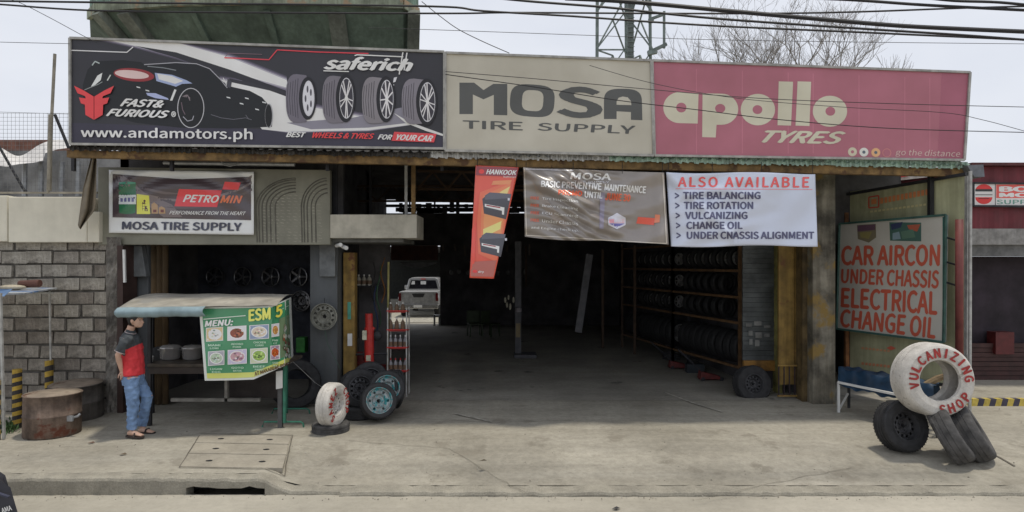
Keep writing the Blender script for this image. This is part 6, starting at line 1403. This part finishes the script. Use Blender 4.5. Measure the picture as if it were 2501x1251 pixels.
# ================================================================ OVERHEAD CABLES
cabm = M('black_cable', (.012, .012, .016), .6, var=.05)
CB = [
 ([(-60, 9), (0, 11), (230, 26), (600, 31), (1090, 33), (1250, 31), (1600, 33), (1880, 33), (2100, 29), (2350, 20), (2560, 14)], 8.2, .012, 'black cable crossing the whole sky, rising at the right end'),
 ([(-60, 2), (400, 8), (800, 12), (1090, 17), (1180, 27), (1400, 40), (1580, 53), (1780, 65), (2100, 79), (2250, 86), (2560, 100)], 8.0, .013, 'black cable dipping under the others above the middle billboard'),
 ([(1200, -6), (1300, 4), (1480, 18), (1600, 31), (1780, 48), (2100, 70), (2350, 86), (2560, 102)], 7.9, .015, 'thick black cable running second below the heaviest one at the right'),
 ([(1380, -4), (1500, 2), (1600, 10), (1780, 27), (1980, 45), (2180, 62), (2350, 71), (2560, 80)], 7.7, .026, 'heaviest black cable bundle, uppermost across the bare trees'),
 ([(1900, -8), (2080, 0), (2250, 12), (2400, 20), (2560, 28)], 7.8, .018, 'thick cable crossing the top right corner'),
 ([(2240, -8), (2330, 2), (2440, 6), (2560, 18)], 7.8, .017, 'short thick cable at the extreme top right corner'),
 ([(900, 68), (1090, 74), (1450, 87), (1730, 97), (2100, 103), (2560, 108)], 9.0, .004, 'thin grey wire just above the tops of the billboards'),
 ([(20, -4), (60, 12), (130, 48), (200, 86), (236, 104)], 9.0, .005, 'thin wire slanting down to the left end of the long billboard'),
 ([(-60, 100), (0, 103), (170, 107)], 9.4, .004, 'thin level wire left of the long billboard'),
 ([(1030, 4), (1075, 40), (1120, 72), (1180, 102), (1244, 130)], 9.2, .006, 'sagging wire from the tank to the top of the beige billboard'),
 ([(1088, 175), (1300, 192), (1560, 216), (1850, 240), (2200, 254), (2560, 263)], 8.6, .005, 'thin wire crossing in front of the beige and crimson billboards, upper one'),
 ([(1088, 182), (1300, 212), (1500, 244), (1700, 268), (1900, 292), (2180, 314), (2560, 325)], 8.6, .006, 'thin wire crossing in front of the beige and crimson billboards, lower one'),
 ([(1440, 160), (1600, 205), (1800, 240), (2060, 262), (2300, 275), (2400, 293), (2501, 320), (2560, 336)], 8.7, .004, 'thin wire slanting across the crimson billboard to the right edge'),
 ([(-60, 272), (40, 275), (172, 279)], 10.0, .003, 'thin wire level with the top of the mesh fence'),
]
for pts, yy_, r_, lab in CB:
    fine = []
    for i in range(len(pts) - 1):                      # Catmull-Rom through the points
        p0 = pts[max(0, i-1)]; p1 = pts[i]; p2 = pts[i+1]; p3 = pts[min(len(pts)-1, i+2)]
        for k in range(6):
            t = k / 6; fine.append(tuple(.5 * ((2*p1[j]) + (-p0[j]+p2[j])*t + (2*p0[j]-5*p1[j]+4*p2[j]-p3[j])*t*t + (-p0[j]+3*p1[j]-3*p2[j]+p3[j])*t**3) for j in (0, 1)))
    fine.append(pts[-1]); mb = MB(); mb.tube([P(x, y, yy_) for x, y in fine], r_, 6); single('overhead_cable', mb, cabm, lab, 'cable', 'overhead cables along the street')

# ================================================================ CLUTTER
for i in range(9):
    px = 1085 + i * 26 + random.uniform(-4, 4); y_ = 24.6; c = P(px, 600 + random.uniform(-4, 4), y_); mb = MB(); mb.bar(c, c - Vector((random.uniform(-.05, .05), 0, random.uniform(.25, .45))), .07, .03)
    single('hanging_tool', mb, M('dim_tool_steel', (.16, .13, .11), .5, .4), 'small dim tool hanging in the upper row on the dark rear wall', 'tool', 'upper row of hanging tools on the rear wall')
for i in range(9):
    px = 1100 + i * 23 + random.uniform(-4, 4); y_ = 24.6; c = P(px, 664 + random.uniform(-3, 3), y_); mb = MB(); mb.ball(c, .09, 5, (1, .4, 1.2))
    single('hanging_tool', mb, M('dim_tool_grey', (.17, .17, .16), .5, .3), 'small dim tool hanging in the lower row on the dark rear wall', 'tool', 'lower row of hanging tools on the rear wall')
for i, (px, lab) in enumerate(((1160, 'dim green plastic chair deep in the workshop, the left one'), (1198, 'dim green plastic chair deep in the workshop, the right one'))):
    c = G(px, 822); o = thing('plastic_chair', lab, 'chair', tuple(c), .3 + i); m_ = M('dim_green_plastic', (.07, .095, .05), .6)
    X = Matrix.Translation(c) @ Matrix.Rotation(.3 + i * .6, 4, 'Z')
    mb = MB(); mb.box((-.24, -.24, .42), (.24, .24, .46)); part('seat', xf(mb, X), m_, o, bevel=.01)
    mb = MB(); mb.box((-.24, .2, .46), (.24, .25, .88)); part('backrest', xf(mb, X), m_, o, bevel=.02)
    for sx in (-.2, .2):
        for sy in (-.2, .2): mb = MB(); mb.bar((sx * 1.1, sy * 1.1, 0), (sx, sy, .42), .04); part('leg', xf(mb, X), m_, o)
c = G(1700, 912); tb = thing('tool_box', 'dark metal toolbox on the floor between the two red jacks', 'toolbox', tuple(c)); mb = MB(); mb.box(c + Vector((-.2, 0, 0)), c + Vector((.2, .22, .2))); part('body', mb, M('dark_blue_steel', (.05, .06, .07), .5, .3), tb, bevel=.01)
mb = MB(); mb.tube([c + Vector((-.1, .1, .2)), c + Vector((-.08, .1, .26)), c + Vector((.08, .1, .26)), c + Vector((.1, .1, .2))], .01, 6); part('handle', mb, dark_steel, tb)
c = G(1640, 880); mb = MB(); mb.tube([c + Vector((.22 * math.cos(t * .5) , .22 * math.sin(t * .5), .02 + .012 * t / 3)) for t in range(48)], .014, 5); single('air_hose', mb, M('grey_air_hose', (.10, .10, .11), .5), 'coiled grey air hose on the floor beside the far red jack', 'hose')
for (px, t0, b0_, y_) in ((1472, 610, 850, 18.0), (1550, 600, 868, 17.0), (1285, 600, 700, 22.0)):
    mb = MB(); mb.bar(P(px, b0_, y_), P(px, t0, y_), .07); mb2 = part('steel_post', mb, M('dim_brown_steel', (.09, .055, .035), .8), sb)
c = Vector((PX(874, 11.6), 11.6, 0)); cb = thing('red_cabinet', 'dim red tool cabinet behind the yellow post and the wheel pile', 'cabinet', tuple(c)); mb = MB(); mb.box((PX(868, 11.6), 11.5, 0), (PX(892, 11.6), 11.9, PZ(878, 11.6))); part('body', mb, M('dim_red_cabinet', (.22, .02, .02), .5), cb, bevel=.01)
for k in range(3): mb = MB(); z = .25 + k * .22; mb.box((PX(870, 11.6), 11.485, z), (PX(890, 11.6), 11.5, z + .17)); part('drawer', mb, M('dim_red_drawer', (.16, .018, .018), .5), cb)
for i, (px, a_, b_, m_) in enumerate(((912, 640, 760, 'black'), (925, 650, 800, 'green'), (935, 630, 740, 'orange'), (918, 700, 850, 'blue'))):
    col = {'black': (.02, .02, .02), 'green': (.04, .10, .05), 'orange': (.20, .08, .02), 'blue': (.03, .05, .12)}[m_]
    mb = MB(); mb.tube([P(px + 5 * math.sin(k * .9 + i), a_ + (b_ - a_) * k / 9, 11.9 + .05 * math.sin(k)) for k in range(10)], .014, 5); single('hanging_hose', mb, M(m_ + '_hose', col, .6), m_ + ' hose hanging on the dark wall behind the red tyre changer', 'hose')
# grit and litter
rg = random.Random(77); gv = MB()
for k in range(1300):
    x = rg.uniform(-8, 9); y = 7.4 + (rg.random() ** 1.4) * 3.4
    if rg.random() < .35: y = 7.0 + rg.random() * .15
    z = -.2 + .006 if y < 7.15 else zf(x, y) + .003; r_ = rg.choice((.004, .005, .006, .008, .012)) * rg.uniform(.6, 1.2); a = rg.uniform(0, 3); c = Vector((x, y, z))
    p4 = [c + Vector((math.cos(a + t) * r_ * rg.uniform(.7, 1.3), math.sin(a + t) * r_ * rg.uniform(.7, 1.3), 0)) for t in (0, 2.1, 4.2)]; gv.mi = 0 if rg.random() < .6 else 1
    gv.add(p4 + [c + Vector((0, 0, r_ * .8))], [(0, 1, 3), (1, 2, 3), (2, 0, 3)])
struct_g = single('grit', gv, [M('grit_dark', (.20, .18, .15), .95), M('grit_pale', (.45, .42, .36), .95)], 'scattered grit and small stones on the pavement', 'grit', kind='stuff', loc=(0, 0, 0))
for i, (px, py, m_, lab) in enumerate(((222, 1084, (.12, .05, .03), 'brown dry leaf litter by the front drum'), (1505, 1245, (.04, .04, .04), 'small dark scrap lying on the road near the bottom edge'), (1180, 1128, (.10, .08, .05), 'small dry leaf on the sunlit pavement in the middle'), (300, 1112, (.14, .10, .06), 'small brown scrap on the pavement left of the drain cover'))):
    c = G(px, py) if py < 1200 else G(px, py, -.2); mb = MB()
    mb.add([c + Vector((-.05, 0, .01)), c + Vector((0, -.03, .02)), c + Vector((.05, .01, .012)), c + Vector((.01, .035, .024))], [(0, 1, 2, 3)]); single('litter_scrap', mb, M('litter_%d' % i, m_, .8), lab, 'litter')
